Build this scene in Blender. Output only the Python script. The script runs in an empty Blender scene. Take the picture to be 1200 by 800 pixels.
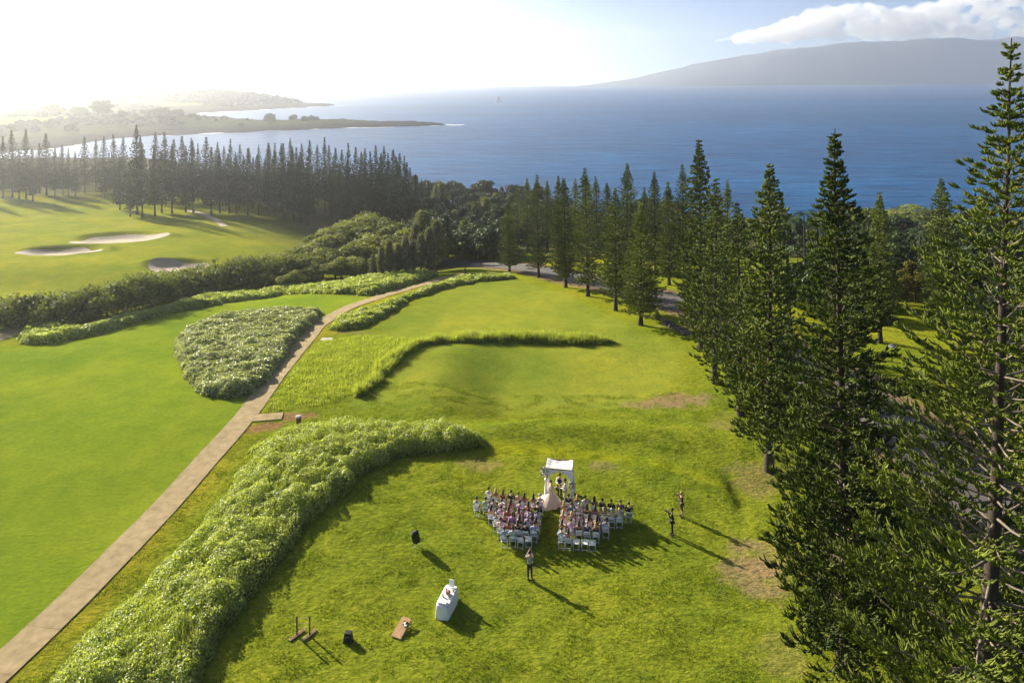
import bpy, bmesh, math, random
import numpy as np
from mathutils import Vector, Matrix

scene = bpy.context.scene
C = scene.collection
R = math.radians
rng = np.random.default_rng(7)
random.seed(7)

# ------------------------------------------------------------------ camera
CAM_H = 31.0          # metres above the ceremony lawn (z = 0); the sea is at z = -30
SEA = -30.0
F = 800.0             # focal length in pixels of the 1200 px wide photograph
HORIZ = 94.0          # photograph row of eye level
ROLL = 0.0084         # slope of the horizon
cam = bpy.data.cameras.new("camera")
cam.sensor_width = 36.0
cam.lens = 36.0 * F / 1200.0
cam.shift_y = -(400.0 - HORIZ) / 1200.0
cam.clip_start = 0.5
cam.clip_end = 60000
camo = bpy.data.objects.new("camera", cam)
C.objects.link(camo)
camo.location = (0, 0, CAM_H)
camo.rotation_euler = (Matrix.Rotation(math.atan(ROLL), 4, 'Y') @ Matrix.Rotation(R(90), 4, 'X')).to_euler()
scene.camera = camo

# ------------------------------------------------------------------ light
SUN_EL, SUN_AZ = R(20.5), R(-50.0)     # azimuth from the view direction, left is negative
world = bpy.data.worlds.new("World")
scene.world = world
world.use_nodes = True
wn = world.node_tree.nodes
wl = world.node_tree.links
sky = wn.new("ShaderNodeTexSky")
sky.sky_type = 'NISHITA'
sky.sun_disc = False
sky.sun_elevation = SUN_EL
sky.sun_rotation = SUN_AZ
sky.air_density = 0.45
sky.dust_density = 0.2
sky.ozone_density = 2.0
bg = wn["Background"]
bg.inputs["Strength"].default_value = 0.05
wl.new(sky.outputs[0], bg.inputs["Color"])
sl = bpy.data.lights.new("sun", 'SUN')
sl.energy = 5.0
sl.angle = R(0.5)
sl.color = (1.0, 0.91, 0.75)
so = bpy.data.objects.new("sun", sl)
C.objects.link(so)
sdir = Vector((math.sin(SUN_AZ) * math.cos(SUN_EL), math.cos(SUN_AZ) * math.cos(SUN_EL), math.sin(SUN_EL)))
so.rotation_euler = sdir.to_track_quat('Z', 'Y').to_euler()
so.location = (-60, 50, 80)
scene.view_settings.view_transform = 'Standard'
scene.view_settings.look = 'None'
scene.view_settings.exposure = 1.65
scene.view_settings.gamma = 1.0
scene.cycles.max_bounces = 6
scene.cycles.diffuse_bounces = 3
scene.cycles.volume_bounces = 4
scene.cycles.transparent_max_bounces = 8
scene.cycles.use_denoising = True

HAZE_DENSITY = 1.65e-4
HAZE_G = 0.74

# ------------------------------------------------------------------ helpers
def tag(o, label=None, cat=None, group=None, kind=None):
    if label: o["label"] = label
    if cat: o["category"] = cat
    if group: o["group"] = group
    if kind: o["kind"] = kind
    return o

def link(name, data, parent=None, mat=None):
    o = bpy.data.objects.new(name, data)
    C.objects.link(o)
    if parent is not None: o.parent = parent
    if mat is not None:
        if len(data.materials): 
            pass
        else:
            data.materials.append(mat)
    return o

def empty(name, loc=(0, 0, 0), rz=0.0):
    o = bpy.data.objects.new(name, None)
    C.objects.link(o)
    o.empty_display_size = 0.3
    o.location = loc
    o.rotation_euler = (0, 0, rz)
    return o

def mesh_np(name, V, Fc, smooth=False):
    """mesh from numpy vertices and faces (all faces with the same number of corners)"""
    V = np.asarray(V, dtype=np.float32); Fc = np.asarray(Fc, dtype=np.int32)
    m = bpy.data.meshes.new(name)
    n = Fc.shape[1]
    m.vertices.add(len(V)); m.vertices.foreach_set("co", V.ravel())
    m.loops.add(Fc.size); m.loops.foreach_set("vertex_index", Fc.ravel())
    m.polygons.add(len(Fc))
    m.polygons.foreach_set("loop_start", np.arange(0, Fc.size, n, dtype=np.int32))
    m.update(calc_edges=True)
    m.polygons.foreach_set("use_smooth", np.full(len(Fc), bool(smooth)))
    m.validate()
    return m

def copy_tree(o, parent=None):
    c = o.copy(); C.objects.link(c)
    if parent is not None: c.parent = parent
    for ch in [k for k in ALLCHILD.get(o.name, [])]:
        copy_tree(ch, c)
    return c
ALLCHILD = {}
def reg(root, *kids):
    ALLCHILD.setdefault(root.name, []).extend(kids)

class MB:
    """collects simple shapes into one mesh"""
    def __init__(s): s.bm = bmesh.new()
    def box(s, c, size, rot=None, bevel=0.0):
        M = Matrix.Translation(Vector(c)) @ (rot.to_4x4() if rot is not None else Matrix.Identity(4)) @ Matrix.Diagonal((size[0], size[1], size[2], 1))
        r = bmesh.ops.create_cube(s.bm, size=1.0, matrix=M)
        if bevel > 0:
            es = set()
            for v in r['verts']:
                for e in v.link_edges: es.add(e)
            bmesh.ops.bevel(s.bm, geom=list(es), offset=bevel, segments=1, affect='EDGES')
        return s
    def bar(s, a, b, w, d=None):
        a = Vector(a); b = Vector(b); v = b - a
        rot = v.to_track_quat('Z', 'Y').to_matrix()
        return s.box((a + b) / 2, (w, d or w, v.length), rot)
    def tube(s, pts, radii, seg=8, cap=True):
        pts = [Vector(p) for p in pts]
        rings = []
        for i, p in enumerate(pts):
            d = (pts[min(i + 1, len(pts) - 1)] - pts[max(i - 1, 0)]).normalized()
            q = d.to_track_quat('Z', 'Y').to_matrix()
            r = radii[i] if hasattr(radii, '__len__') else radii
            rings.append([s.bm.verts.new(p + q @ Vector((math.cos(2 * math.pi * k / seg) * r, math.sin(2 * math.pi * k / seg) * r, 0))) for k in range(seg)])
        for i in range(len(rings) - 1):
            for k in range(seg):
                s.bm.faces.new((rings[i][k], rings[i][(k + 1) % seg], rings[i + 1][(k + 1) % seg], rings[i + 1][k]))
        if cap:
            s.bm.faces.new(rings[0][::-1]); s.bm.faces.new(rings[-1])
        return s
    def ball(s, c, r, sub=2, scale=(1, 1, 1)):
        bmesh.ops.create_icosphere(s.bm, subdivisions=sub, radius=r, matrix=Matrix.Translation(Vector(c)) @ Matrix.Diagonal((*scale, 1)))
        return s
    def lathe(s, prof, seg=16, c=(0, 0, 0)):
        rings = []
        for r, z in prof:
            rings.append([s.bm.verts.new((c[0] + r * math.cos(2 * math.pi * k / seg), c[1] + r * math.sin(2 * math.pi * k / seg), c[2] + z)) for k in range(seg)])
        for i in range(len(rings) - 1):
            for k in range(seg):
                s.bm.faces.new((rings[i][k], rings[i][(k + 1) % seg], rings[i + 1][(k + 1) % seg], rings[i + 1][k]))
        s.bm.faces.new(rings[0][::-1]); s.bm.faces.new(rings[-1])
        return s
    def mesh(s, name, smooth=False):
        m = bpy.data.meshes.new(name)
        bmesh.ops.recalc_face_normals(s.bm, faces=s.bm.faces)
        for f in s.bm.faces: f.smooth = smooth
        s.bm.to_mesh(m); s.bm.free()
        return m

def part(root, name, mb, mat, smooth=False, label=None):
    m = mb.mesh(name, smooth) if isinstance(mb, MB) else mb
    o = link(name, m, root, mat)
    if label: o["label"] = label
    reg(root, o)
    return o

# numpy value noise ---------------------------------------------------------
def _hash(i, j, seed):
    n = (i.astype(np.int64) * 374761393 + j.astype(np.int64) * 668265263 + seed * 982451653) & 0x7fffffff
    n = ((n ^ (n >> 13)) * 1274126177) & 0x7fffffff
    n = (n ^ (n >> 16)) & 0x7fffffff
    return n / 0x7fffffff
def vnoise(x, y, seed=0):
    xi = np.floor(x); yi = np.floor(y)
    fx = x - xi; fy = y - yi
    fx = fx * fx * (3 - 2 * fx); fy = fy * fy * (3 - 2 * fy)
    a = _hash(xi, yi, seed); b = _hash(xi + 1, yi, seed); c = _hash(xi, yi + 1, seed); d = _hash(xi + 1, yi + 1, seed)
    return (a * (1 - fx) + b * fx) * (1 - fy) + (c * (1 - fx) + d * fx) * fy * 1.0
def fbm(x, y, seed=0, octv=4):
    s = 0; a = 1; t = 0
    for k in range(octv):
        s = s + a * vnoise(x * 2 ** k, y * 2 ** k, seed + k * 17); t += a; a *= 0.5
    return s / t
def sstep(a, b, x):
    t = np.clip((x - a) / (b - a), 0, 1)
    return t * t * (3 - 2 * t)

def poly_sdf(poly, x, y):
    """signed distance to a polygon, positive inside"""
    P = np.asarray(poly, dtype=float)
    d2 = np.full(np.shape(x), 1e18); inside = np.zeros(np.shape(x), dtype=bool)
    n = len(P)
    for i in range(n):
        ax, ay = P[i]; bx, by = P[(i + 1) % n]
        ex, ey = bx - ax, by - ay
        L = ex * ex + ey * ey + 1e-12
        t = np.clip(((x - ax) * ex + (y - ay) * ey) / L, 0, 1)
        d2 = np.minimum(d2, (x - ax - t * ex) ** 2 + (y - ay - t * ey) ** 2)
        cond = (ay > y) != (by > y)
        xin = ax + (y - ay) / (ey if abs(ey) > 1e-12 else 1e-12) * ex
        inside ^= cond & (x < xin)
    d = np.sqrt(d2)
    return np.where(inside, d, -d)
def line_dist(pts, x, y):
    P = np.asarray(pts, dtype=float)
    d2 = np.full(np.shape(x), 1e18)
    for i in range(len(P) - 1):
        ax, ay = P[i]; bx, by = P[i + 1]
        ex, ey = bx - ax, by - ay
        L = ex * ex + ey * ey + 1e-12
        t = np.clip(((x - ax) * ex + (y - ay) * ey) / L, 0, 1)
        d2 = np.minimum(d2, (x - ax - t * ex) ** 2 + (y - ay - t * ey) ** 2)
    return np.sqrt(d2)

# ------------------------------------------------------------------ terrain heights
FAR_COAST = [(-520, 520), (-470, 600), (-436, 646), (-447, 711), (-435, 773), (-361, 825), (-225, 898), (-150, 915), (-96, 930),
             (-100, 945), (-149, 996), (-258, 1036), (-394, 1062), (-500, 1170), (-610, 1291), (-638, 1362), (-563, 1502), (-454, 1712),
             (-470, 1800), (-700, 2050), (-900, 2300), (-2700, 2680), (-3600, 2680), (-3600, 430), (-560, 430)]
_py = np.array([-80, 0, 62, 75, 90, 110, 130, 160, 200, 250, 300, 350, 385, 400, 415, 430, 3000], float)
_pz = np.array([0, 0, 0, -0.8, -2.4, -4.6, -6.8, -9.5, -13.0, -16.6, -20.0, -24.0, -27.5, -29.0, -31.0, -33.0, -36.0], float)
BUNK = [((-96, 166), 13, 7), ((-118, 158), 9, 5.0), ((-71, 146), 7, 5.5)]   # (centre), half sizes - refined below

def height(x, y):
    x = np.asarray(x, float); y = np.asarray(y, float)
    ys = 400 + 150 * sstep(-120, -330, x) - 70 * sstep(0, 110, x)
    ye = np.where(y > 220, 220 + (y - 220) * 180.0 / (ys - 220), y)
    z = np.interp(ye, _py, _pz)
    z = (z + np.interp(ye - 7, _py, _pz) + np.interp(ye + 7, _py, _pz)) / 3.0
    # long gentle swells
    fade = sstep(20, 60, y) * 1.0
    z = z + (fbm(x / 38.0, y / 38.0, 3, 3) - 0.5) * (0.5 + 1.0 * sstep(140, 200, y)) * sstep(70, 120, y) + (fbm(x / 9.0, y / 9.0, 5, 3) - 0.5) * 0.32 * sstep(-40, 10, x + 22)
    z = z - (6.5 + 4.0 * sstep(10, 90, x)) * sstep(138, 225, y) * sstep(-105, -35, x) - 4.5 * np.exp(-((x + 38 + 0.25 * (y - 158)) / 26.0) ** 2 - ((y - 160) / 20.0) ** 2)
    # rim of the ceremony lawn: ground drops a little beyond it
    rim = 61.5 - 0.012 * (x - 4) ** 2
    z = z - 1.5 * sstep(0, 5.0, y - rim) * sstep(34, 9, y - rim) * sstep(-9, 0, x) * sstep(34, 24, x) + 0.5 * np.exp(-((y - rim + 1.0) / 2.2) ** 2) * sstep(-9, 2, x) * sstep(26, 20, x)
    # small bank at the right of the lawn
    z = z - 0.30 * sstep(15.9, 16.3, x - 0.12 * (y - 51) + 0.02 * (y - 51) ** 2) * np.exp(-((y - 51.2) / 2.6) ** 2)
    # left fairway sits slightly higher, hollow behind it
    z = z - 2.2 * np.exp(-((y - 128 + 0.10 * (x + 60)) / 11.0) ** 2) * sstep(-28, -48, x)
    for (cx, cy), rx, ry in BUNK:
        r = np.sqrt(((x - cx) / rx) ** 2 + ((y - cy) / ry) ** 2)
        z = z - 1.2 * sstep(1.15, 0.5, r) + 0.75 * np.exp(-((r - 1.25) / 0.22) ** 2) * sstep(-0.2, 0.6, (y - cy) / ry)
    # far coast
    far = (y > 380) & (x < 60)
    if np.any(far):
        s = np.full(z.shape, -200.0)
        xs, yss = x[far], y[far]
        jx = (fbm(xs / 30.0, yss / 30.0, 11, 3) - 0.5) * 34; jy = (fbm(xs / 30.0, yss / 30.0, 23, 3) - 0.5) * 34
        s[far] = poly_sdf(FAR_COAST, xs + jx, yss + jy)
        hz = SEA + 3.0 * sstep(-4, 10, s) + 8 * sstep(10, 150, s) + 4 * sstep(60, 260, s)
        hz = hz + 27 * np.exp(-(((x + 1500) / 620) ** 2 + ((y - 2000) / 360) ** 2)) * sstep(0, 120, s)
        hz = hz + 15 * np.exp(-(((x + 850) / 190) ** 2 + ((y - 1830) / 160) ** 2)) * sstep(0, 120, s)
        hz = hz + (fbm(x / 60.0, y / 60.0, 31, 4) - 0.5) * 9 * sstep(5, 60, s) + (fbm(x / 14.0, y / 14.0, 37, 3) - 0.5) * 2.0 * sstep(-4, 6, s)
        hz = np.where(s > -6, hz, -34)
        z = np.maximum(z, np.where(far, hz, -36))
    return z
def h1(x, y): return float(height(np.array([x]), np.array([y]))[0])

def ray(px, py):
    dx = px - 600.0; dy = py - HORIZ
    return (dx - ROLL * dy) / F, (dx * ROLL + dy) / F       # u (right), v (down) per metre of depth
def locate(px, py):
    """the ground point that the photograph shows at this place"""
    u, v = ray(px, py)
    Y = np.concatenate([np.arange(12, 160, 0.1), np.arange(160, 460, 0.4)])
    d = (CAM_H - v * Y) - height(u * Y, Y)
    i = np.argmax(d <= 0)
    return (float(u * Y[i]), float(Y[i]))
def loc3(px, py):
    x, y = locate(px, py); return Vector((x, y, h1(x, y)))
def poly(pts): return [locate(*p) for p in pts]
def at_depth(px, Y, toppy):
    """ground point at depth Y below photograph column px, and the height that reaches photograph row toppy"""
    u, v = ray(px, toppy)
    x = u * Y
    g = h1(x, Y)
    return x, Y, g, CAM_H - v * Y - g

# bunkers are found in the photograph's ground plane
_b = [locate(139, 279), locate(72, 292), locate(211, 312)]
BUNK = [((_b[0][0], _b[0][1]), 11, 9), ((_b[1][0], _b[1][1]), 9, 6), ((_b[2][0], _b[2][1]), 7.5, 7)]

# ------------------------------------------------------------------ materials
def newmat(name):
    m = bpy.data.materials.new(name); m.use_nodes = True
    return m, m.node_tree.nodes, m.node_tree.links, m.node_tree.nodes["Principled BSDF"]
def noise_node(n, l, vec, scale, detail=4, rough=0.55, stretch=None):
    t = n.new("ShaderNodeTexNoise"); t.inputs["Scale"].default_value = scale
    t.inputs["Detail"].default_value = detail; t.inputs["Roughness"].default_value = rough
    if stretch:
        mp = n.new("ShaderNodeMapping"); mp.inputs["Scale"].default_value = stretch
        l.new(vec, mp.inputs["Vector"]); vec = mp.outputs[0]
    l.new(vec, t.inputs["Vector"])
    return t
def ramp(n, l, src, stops):
    r = n.new("ShaderNodeValToRGB")
    e = r.color_ramp.elements
    e[0].position, e[0].color = stops[0][0], (*stops[0][1], 1)
    e[1].position, e[1].color = stops[-1][0], (*stops[-1][1], 1)
    for p, c in stops[1:-1]:
        k = e.new(p); k.color = (*c, 1)
    l.new(src, r.inputs[0])
    return r
def mixc(n, l, a, b, fac, mode='MIX'):
    m = n.new("ShaderNodeMix"); m.data_type = 'RGBA'; m.blend_type = mode
    for k, s in ((6, a), (7, b)):
        if isinstance(s, (tuple, list)): m.inputs[k].default_value = (*s[:3], 1)
        else: l.new(s, m.inputs[k])
    if isinstance(fac, (int, float)): m.inputs[0].default_value = fac
    else: l.new(fac, m.inputs[0])
    return m.outputs[2]
def simple(name, col, rough=0.7, var=0.15, scale=6.0, metal=0.0, bump=0.0, spec=0.3):
    m, n, l, p = newmat(name)
    tc = n.new("ShaderNodeTexCoord")
    t = noise_node(n, l, tc.outputs["Object"], scale)
    lo = tuple(c * (1 - var) for c in col); hi = tuple(min(1, c * (1 + var)) for c in col)
    r = ramp(n, l, t.outputs["Fac"], [(0.3, lo), (0.7, hi)])
    l.new(r.outputs[0], p.inputs["Base Color"])
    p.inputs["Roughness"].default_value = rough; p.inputs["Metallic"].default_value = metal
    p.inputs["Specular IOR Level"].default_value = spec
    if bump:
        b = n.new("ShaderNodeBump"); b.inputs["Strength"].default_value = bump; b.inputs["Distance"].default_value = 0.02
        l.new(t.outputs["Fac"], b.inputs["Height"]); l.new(b.outputs[0], p.inputs["Normal"])
    return m
def leafmat(name, lo, hi, trans=0.35, scale=0.6, rough=0.5, spec=0.25, fine=9.0):
    """foliage: leaf colours that vary through the plant, with light passing through the leaves"""
    m, n, l, p = newmat(name)
    g = n.new("ShaderNodeNewGeometry"); oi = n.new("ShaderNodeObjectInfo")
    t = noise_node(n, l, g.outputs["Position"], scale, 3)
    t2 = noise_node(n, l, g.outputs["Position"], fine, 2)
    ad = n.new("ShaderNodeMath"); ad.operation = 'ADD'; l.new(t.outputs["Fac"], ad.inputs[0]); l.new(t2.outputs["Fac"], ad.inputs[1])
    a2 = n.new("ShaderNodeMath"); a2.operation = 'MULTIPLY_ADD'; a2.inputs[1].default_value = 0.25; l.new(oi.outputs["Random"], a2.inputs[0]); l.new(ad.outputs[0], a2.inputs[2])
    r = ramp(n, l, a2.outputs[0], [(0.0, lo), (0.85, lo), (1.0, tuple((a + b) / 2 for a, b in zip(lo, hi)))])
    mr = n.new("ShaderNodeMapRange"); mr.inputs[1].default_value = 0.8; mr.inputs[2].default_value = 1.4
    l.new(a2.outputs[0], mr.inputs[0])
    col = mixc(n, l, lo, hi, mr.outputs[0])
    l.new(col, p.inputs["Base Color"]); p.inputs["Roughness"].default_value = rough; p.inputs["Specular IOR Level"].default_value = spec
    tr = n.new("ShaderNodeBsdfTranslucent")
    tcol = mixc(n, l, col, (1.0, 1.0, 0.35), 1.0, 'MULTIPLY'); l.new(tcol, tr.inputs[0])
    mx = n.new("ShaderNodeMixShader"); mx.inputs[0].default_value = trans
    l.new(p.outputs[0], mx.inputs[1]); l.new(tr.outputs[0], mx.inputs[2])
    n.remove(r)
    l.new(mx.outputs[0], n["Material Output"].inputs["Surface"])
    return m

def ground_material():
    m, n, l, p = newmat("ground")
    at = n.new("ShaderNodeAttribute"); at.attribute_name = "zone"
    rf = n.new("ShaderNodeAttribute"); rf.attribute_name = "rough"
    tc = n.new("ShaderNodeTexCoord"); ob = tc.outputs["Object"]
    big = noise_node(n, l, ob, 0.07, 4); mid = noise_node(n, l, ob, 0.5, 5, 0.65); fine = noise_node(n, l, ob, 3.2, 5, 0.7, (0.75, 1.25, 1))
    c1 = ramp(n, l, big.outputs["Fac"], [(0.3, (0.74, 0.82, 0.9)), (0.7, (1.28, 1.12, 1.2))])
    c2 = ramp(n, l, mid.outputs["Fac"], [(0.3, (0.78, 0.84, 0.8)), (0.72, (1.22, 1.12, 1.1))])
    c3 = ramp(n, l, fine.outputs["Fac"], [(0.32, (0.55, 0.62, 0.6)), (0.68, (1.38, 1.26, 1.3))])
    a = mixc(n, l, at.outputs["Color"], c1.outputs[0], 1.0, 'MULTIPLY')
    b = mixc(n, l, a, c2.outputs[0], 0.8, 'MULTIPLY')
    cc = mixc(n, l, b, c3.outputs[0], rf.outputs["Fac"], 'MULTIPLY')
    # dry straw flecks in the rough
    fl = noise_node(n, l, ob, 1.3, 6, 0.75)
    fr = ramp(n, l, fl.outputs["Fac"], [(0.58, (0, 0, 0)), (0.75, (1, 1, 1))])
    mu = n.new("ShaderNodeMath"); mu.operation = 'MULTIPLY'; l.new(fr.outputs[0], mu.inputs[0]); l.new(rf.outputs["Fac"], mu.inputs[1])
    mu2 = n.new("ShaderNodeMath"); mu2.operation = 'MULTIPLY'; mu2.inputs[1].default_value = 0.5; l.new(mu.outputs[0], mu2.inputs[0])
    dd = mixc(n, l, cc, (0.20, 0.17, 0.06), mu2.outputs[0])
    l.new(dd, p.inputs["Base Color"])
    p.inputs["Roughness"].default_value = 0.95; p.inputs["Specular IOR Level"].default_value = 0.0
    bsum = n.new("ShaderNodeMath"); bsum.operation = 'MULTIPLY_ADD'; bsum.inputs[1].default_value = 0.5
    l.new(mid.outputs["Fac"], bsum.inputs[0]); l.new(fine.outputs["Fac"], bsum.inputs[2])
    bp = n.new("ShaderNodeBump"); bp.inputs["Distance"].default_value = 0.35
    ms = n.new("ShaderNodeMath"); ms.operation = 'MULTIPLY_ADD'; ms.inputs[1].default_value = 0.6; ms.inputs[2].default_value = 0.10
    l.new(rf.outputs["Fac"], ms.inputs[0]); l.new(ms.outputs[0], bp.inputs["Strength"])
    l.new(bsum.outputs[0], bp.inputs["Height"]); l.new(bp.outputs[0], p.inputs["Normal"])
    return m

def sea_material():
    m, n, l, p = newmat("sea_water")
    tc = n.new("ShaderNodeTexCoord"); ob = tc.outputs["Object"]
    big = noise_node(n, l, ob, 0.0022, 4, 0.6, (0.5, 1.6, 1))
    r = ramp(n, l, big.outputs["Fac"], [(0.3, (0.0005, 0.042, 0.125)), (0.7, (0.001, 0.080, 0.225))])
    w1 = noise_node(n, l, ob, 0.035, 6, 0.7, (0.6, 1.5, 1))
    l.new(r.outputs[0], p.inputs["Base Color"])
    rip = ramp(n, l, w1.outputs['Fac'], [(0.3, (0.5, 0.55, 0.60)), (0.5, (0.95, 0.97, 1.0)), (0.7, (1.9, 1.7, 1.5))])
    rcol = mixc(n, l, r.outputs[0], rip.outputs[0], 1.0, 'MULTIPLY')
    cap = noise_node(n, l, ob, 0.05, 8, 0.85, (0.5, 1.7, 1))
    cr = ramp(n, l, cap.outputs["Fac"], [(0.70, (0, 0, 0)), (0.76, (0.6, 0.6, 0.6))])
    col = mixc(n, l, rcol, (0.55, 0.6, 0.62), cr.outputs[0])
    l.new(col, p.inputs["Base Color"])
    p.inputs["Roughness"].default_value = 0.32; p.inputs["Specular IOR Level"].default_value = 0.06
    b1 = n.new("ShaderNodeBump"); b1.inputs["Strength"].default_value = 0.9; b1.inputs["Distance"].default_value = 3.0
    l.new(w1.outputs["Fac"], b1.inputs["Height"]); l.new(b1.outputs[0], p.inputs["Normal"])
    return m

M = {}
M['ground'] = ground_material()
M['sea'] = sea_material()
M['path'] = simple("path_concrete", (0.33, 0.255, 0.14), 0.95, 0.22, 1.5, bump=0.4, spec=0.05)
M['path_joint'] = simple("path_joint", (0.22, 0.165, 0.10), 0.95, 0.2, 3.0)
M['asphalt'] = simple("asphalt", (0.105, 0.095, 0.085), 0.9, 0.2, 0.8, bump=0.4)
M['sand'] = simple("bunker_sand", (0.34, 0.275, 0.195), 0.95, 0.1, 0.7, bump=0.3)
M['bark'] = simple("bark", (0.050, 0.038, 0.028), 0.95, 0.35, 9.0, bump=0.8)
M['limb'] = simple("limb_bark", (0.17, 0.14, 0.105), 0.95, 0.25, 6.0)
M['pine'] = leafmat("pine_foliage", (0.024, 0.052, 0.007), (0.25, 0.30, 0.04), 0.40, 0.5, 0.55, 0.3, 6.0)
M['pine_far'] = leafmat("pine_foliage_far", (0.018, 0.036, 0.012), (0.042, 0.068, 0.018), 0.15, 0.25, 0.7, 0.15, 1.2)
M['leaf_dark'] = leafmat("leaf_dark", (0.018, 0.036, 0.010), (0.06, 0.09, 0.018), 0.25, 0.3, 0.5, 0.3, 2.0)
M['leaf_far'] = simple('far_canopy', (0.032, 0.042, 0.018), 0.95, 0.35, 0.02, spec=0.0)
M['leaf_mid'] = leafmat("leaf_mid", (0.075, 0.100, 0.020), (0.27, 0.30, 0.08), 0.42, 0.3, 0.6, 0.2, 2.0)
M['leaf_yellow'] = leafmat("leaf_yellow", (0.09, 0.085, 0.015), (0.22, 0.19, 0.03), 0.35, 0.5, 0.6, 0.2, 2.0)
M['leaf_pale'] = leafmat("leaf_pale", (0.11, 0.12, 0.055), (0.23, 0.23, 0.12), 0.3, 0.5, 0.7, 0.2, 2.0)
M['leaf_bed'] = leafmat("bed_leaves", (0.17, 0.245, 0.02), (0.50, 0.56, 0.17), 0.5, 0.7, 0.42, 0.5, 6.0)
M['leaf_bed_pale'] = leafmat("bed_leaves_pale", (0.24, 0.29, 0.11), (0.60, 0.62, 0.42), 0.4, 0.8, 0.42, 0.5, 6.0)
M['tallgrass'] = leafmat("tall_grass", (0.20, 0.27, 0.025), (0.42, 0.46, 0.12), 0.55, 0.6, 0.7, 0.2, 5.0)
M['blade'] = leafmat("lawn_blades", (0.095, 0.160, 0.010), (0.27, 0.32, 0.030), 0.5, 0.5, 0.7, 0.2, 4.0)
M['red_leaf'] = leafmat("red_leaf", (0.16, 0.05, 0.03), (0.30, 0.10, 0.07), 0.3, 0.8, 0.6, 0.2, 4.0)
M['palm'] = leafmat("palm_frond", (0.025, 0.05, 0.015), (0.075, 0.11, 0.03), 0.25, 0.5, 0.4, 0.5, 3.0)
M['soil'] = simple("dark_soil", (0.045, 0.05, 0.018), 0.95, 0.3, 2.0)
M['white'] = simple("white_paint", (0.78, 0.78, 0.76), 0.45, 0.03, 8.0)
M['cloth'] = simple("white_cloth", (0.80, 0.79, 0.76), 0.85, 0.04, 5.0)
M['black'] = simple("black_plastic", (0.012, 0.012, 0.013), 0.5, 0.2, 12.0)
M['steel'] = simple("steel", (0.45, 0.45, 0.46), 0.35, 0.1, 20.0, metal=0.9)
M['wood'] = simple("board_wood", (0.42, 0.235, 0.11), 0.6, 0.22, 7.0)
M['wood_pale'] = simple("pale_wood", (0.46, 0.32, 0.19), 0.7, 0.2, 9.0)
M['wood_dark'] = simple("dark_wood", (0.16, 0.10, 0.055), 0.8, 0.25, 9.0)
M['rock'] = simple("rock", (0.11, 0.095, 0.08), 0.95, 0.35, 1.2, bump=0.6)
M['foam'] = simple("surf_foam", (0.75, 0.78, 0.78), 0.8, 0.1, 0.2)
M['mount'] = simple("mountain_haze_tint", (0.15, 0.17, 0.19), 0.95, 0.05, 0.003, spec=0.0)  # blue-grey base colour paints part of the distance haze onto the island
m, n, l, p = newmat("cloud"); n.remove(p)
vs = n.new("ShaderNodeVolumeScatter"); vs.inputs["Density"].default_value = 0.006; vs.inputs["Anisotropy"].default_value = 0.35; vs.inputs["Color"].default_value = (1, 1, 1, 1)
l.new(vs.outputs[0], n["Material Output"].inputs["Volume"]); M['cloud'] = m
M['dusty_green'] = simple("green_enamel", (0.03, 0.05, 0.035), 0.5, 0.1, 6)
M['stone'] = simple("cast_stone", (0.45, 0.42, 0.37), 0.85, 0.12, 6)
M['flower'] = simple("white_flower", (0.75, 0.70, 0.64), 0.8, 0.12, 30)
M['flower_pink'] = simple("pink_flower", (0.55, 0.25, 0.25), 0.8, 0.2, 30)

# ------------------------------------------------------------------ outlines on the ground
PATH_C = [locate(*p) for p in [(-75, 852), (8, 777), (100, 690), (190, 597), (246, 535), (291, 484), (328, 434), (357, 400), (375, 380), (405, 362), (445, 348), (493, 334), (520, 326), (548, 320)]]
STUB = [locate(*p) for p in [(290, 492), (331, 488)]]
ROAD = [(41.5, 24), (38, 38), (35.2, 50), (33.6, 62), (32.4, 76), (30.8, 90), (27.5, 103), (21.5, 115), (14.5, 126), (6, 138), (-3, 150), (-14, 164), (-30, 178), (-52, 190)]
BED_A = poly([(36, 815), (100, 742), (170, 682), (215, 634), (262, 580), (300, 524), (330, 506), (400, 497), (450, 503), (520, 501), (566, 512), (570, 524), (520, 531), (470, 538), (432, 552), (392, 585), (362, 616), (331, 655), (300, 694), (268, 736), (240, 786), (225, 840), (30, 840)])
BED_B = poly([(206, 400), (215, 389), (260, 372), (320, 366), (376, 366), (370, 378), (345, 402), (320, 440), (300, 461), (265, 468), (235, 464), (216, 440), (206, 415)])
STRIP_C = poly([(22, 400), (60, 396), (100, 388), (150, 373), (200, 361), (260, 347), (330, 339), (400, 334), (450, 325), (500, 320), (513, 323), (495, 330), (460, 341), (430, 347), (380, 345), (330, 346), (260, 356), (190, 370), (120, 391), (60, 403), (22, 404)])
STRIP_D = poly([(383, 387), (397, 372), (440, 360), (480, 346), (520, 330), (560, 323), (600, 324), (606, 327), (560, 331), (520, 339), (480, 353), (455, 369), (430, 383), (400, 389)])
AREA_E = poly([(310, 483), (345, 427), (375, 400), (430, 392), (500, 397), (470, 406), (440, 440), (415, 462), (380, 475), (340, 481)])
STRIP_F = poly([(412, 466), (438, 432), (474, 406), (518, 396), (600, 392), (680, 394), (735, 402), (700, 405), (600, 402), (520, 402), (492, 408), (462, 432), (442, 453), (424, 468)])
FAIRWAY_L = [(x_ - 0.2, y_) for x_, y_ in PATH_C[:11]] + poly([(430, 347), (380, 346), (330, 347), (260, 357), (190, 371), (120, 392), (60, 404), (10, 405), (-60, 400), (-200, 430)])
FAIRWAY_M = poly([(400, 470), (440, 450), (470, 410), (440, 385), (480, 358), (530, 336), (600, 326), (650, 340), (705, 366), (760, 392), (800, 410), (800, 450), (760, 470), (700, 480), (420, 484)])
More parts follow.
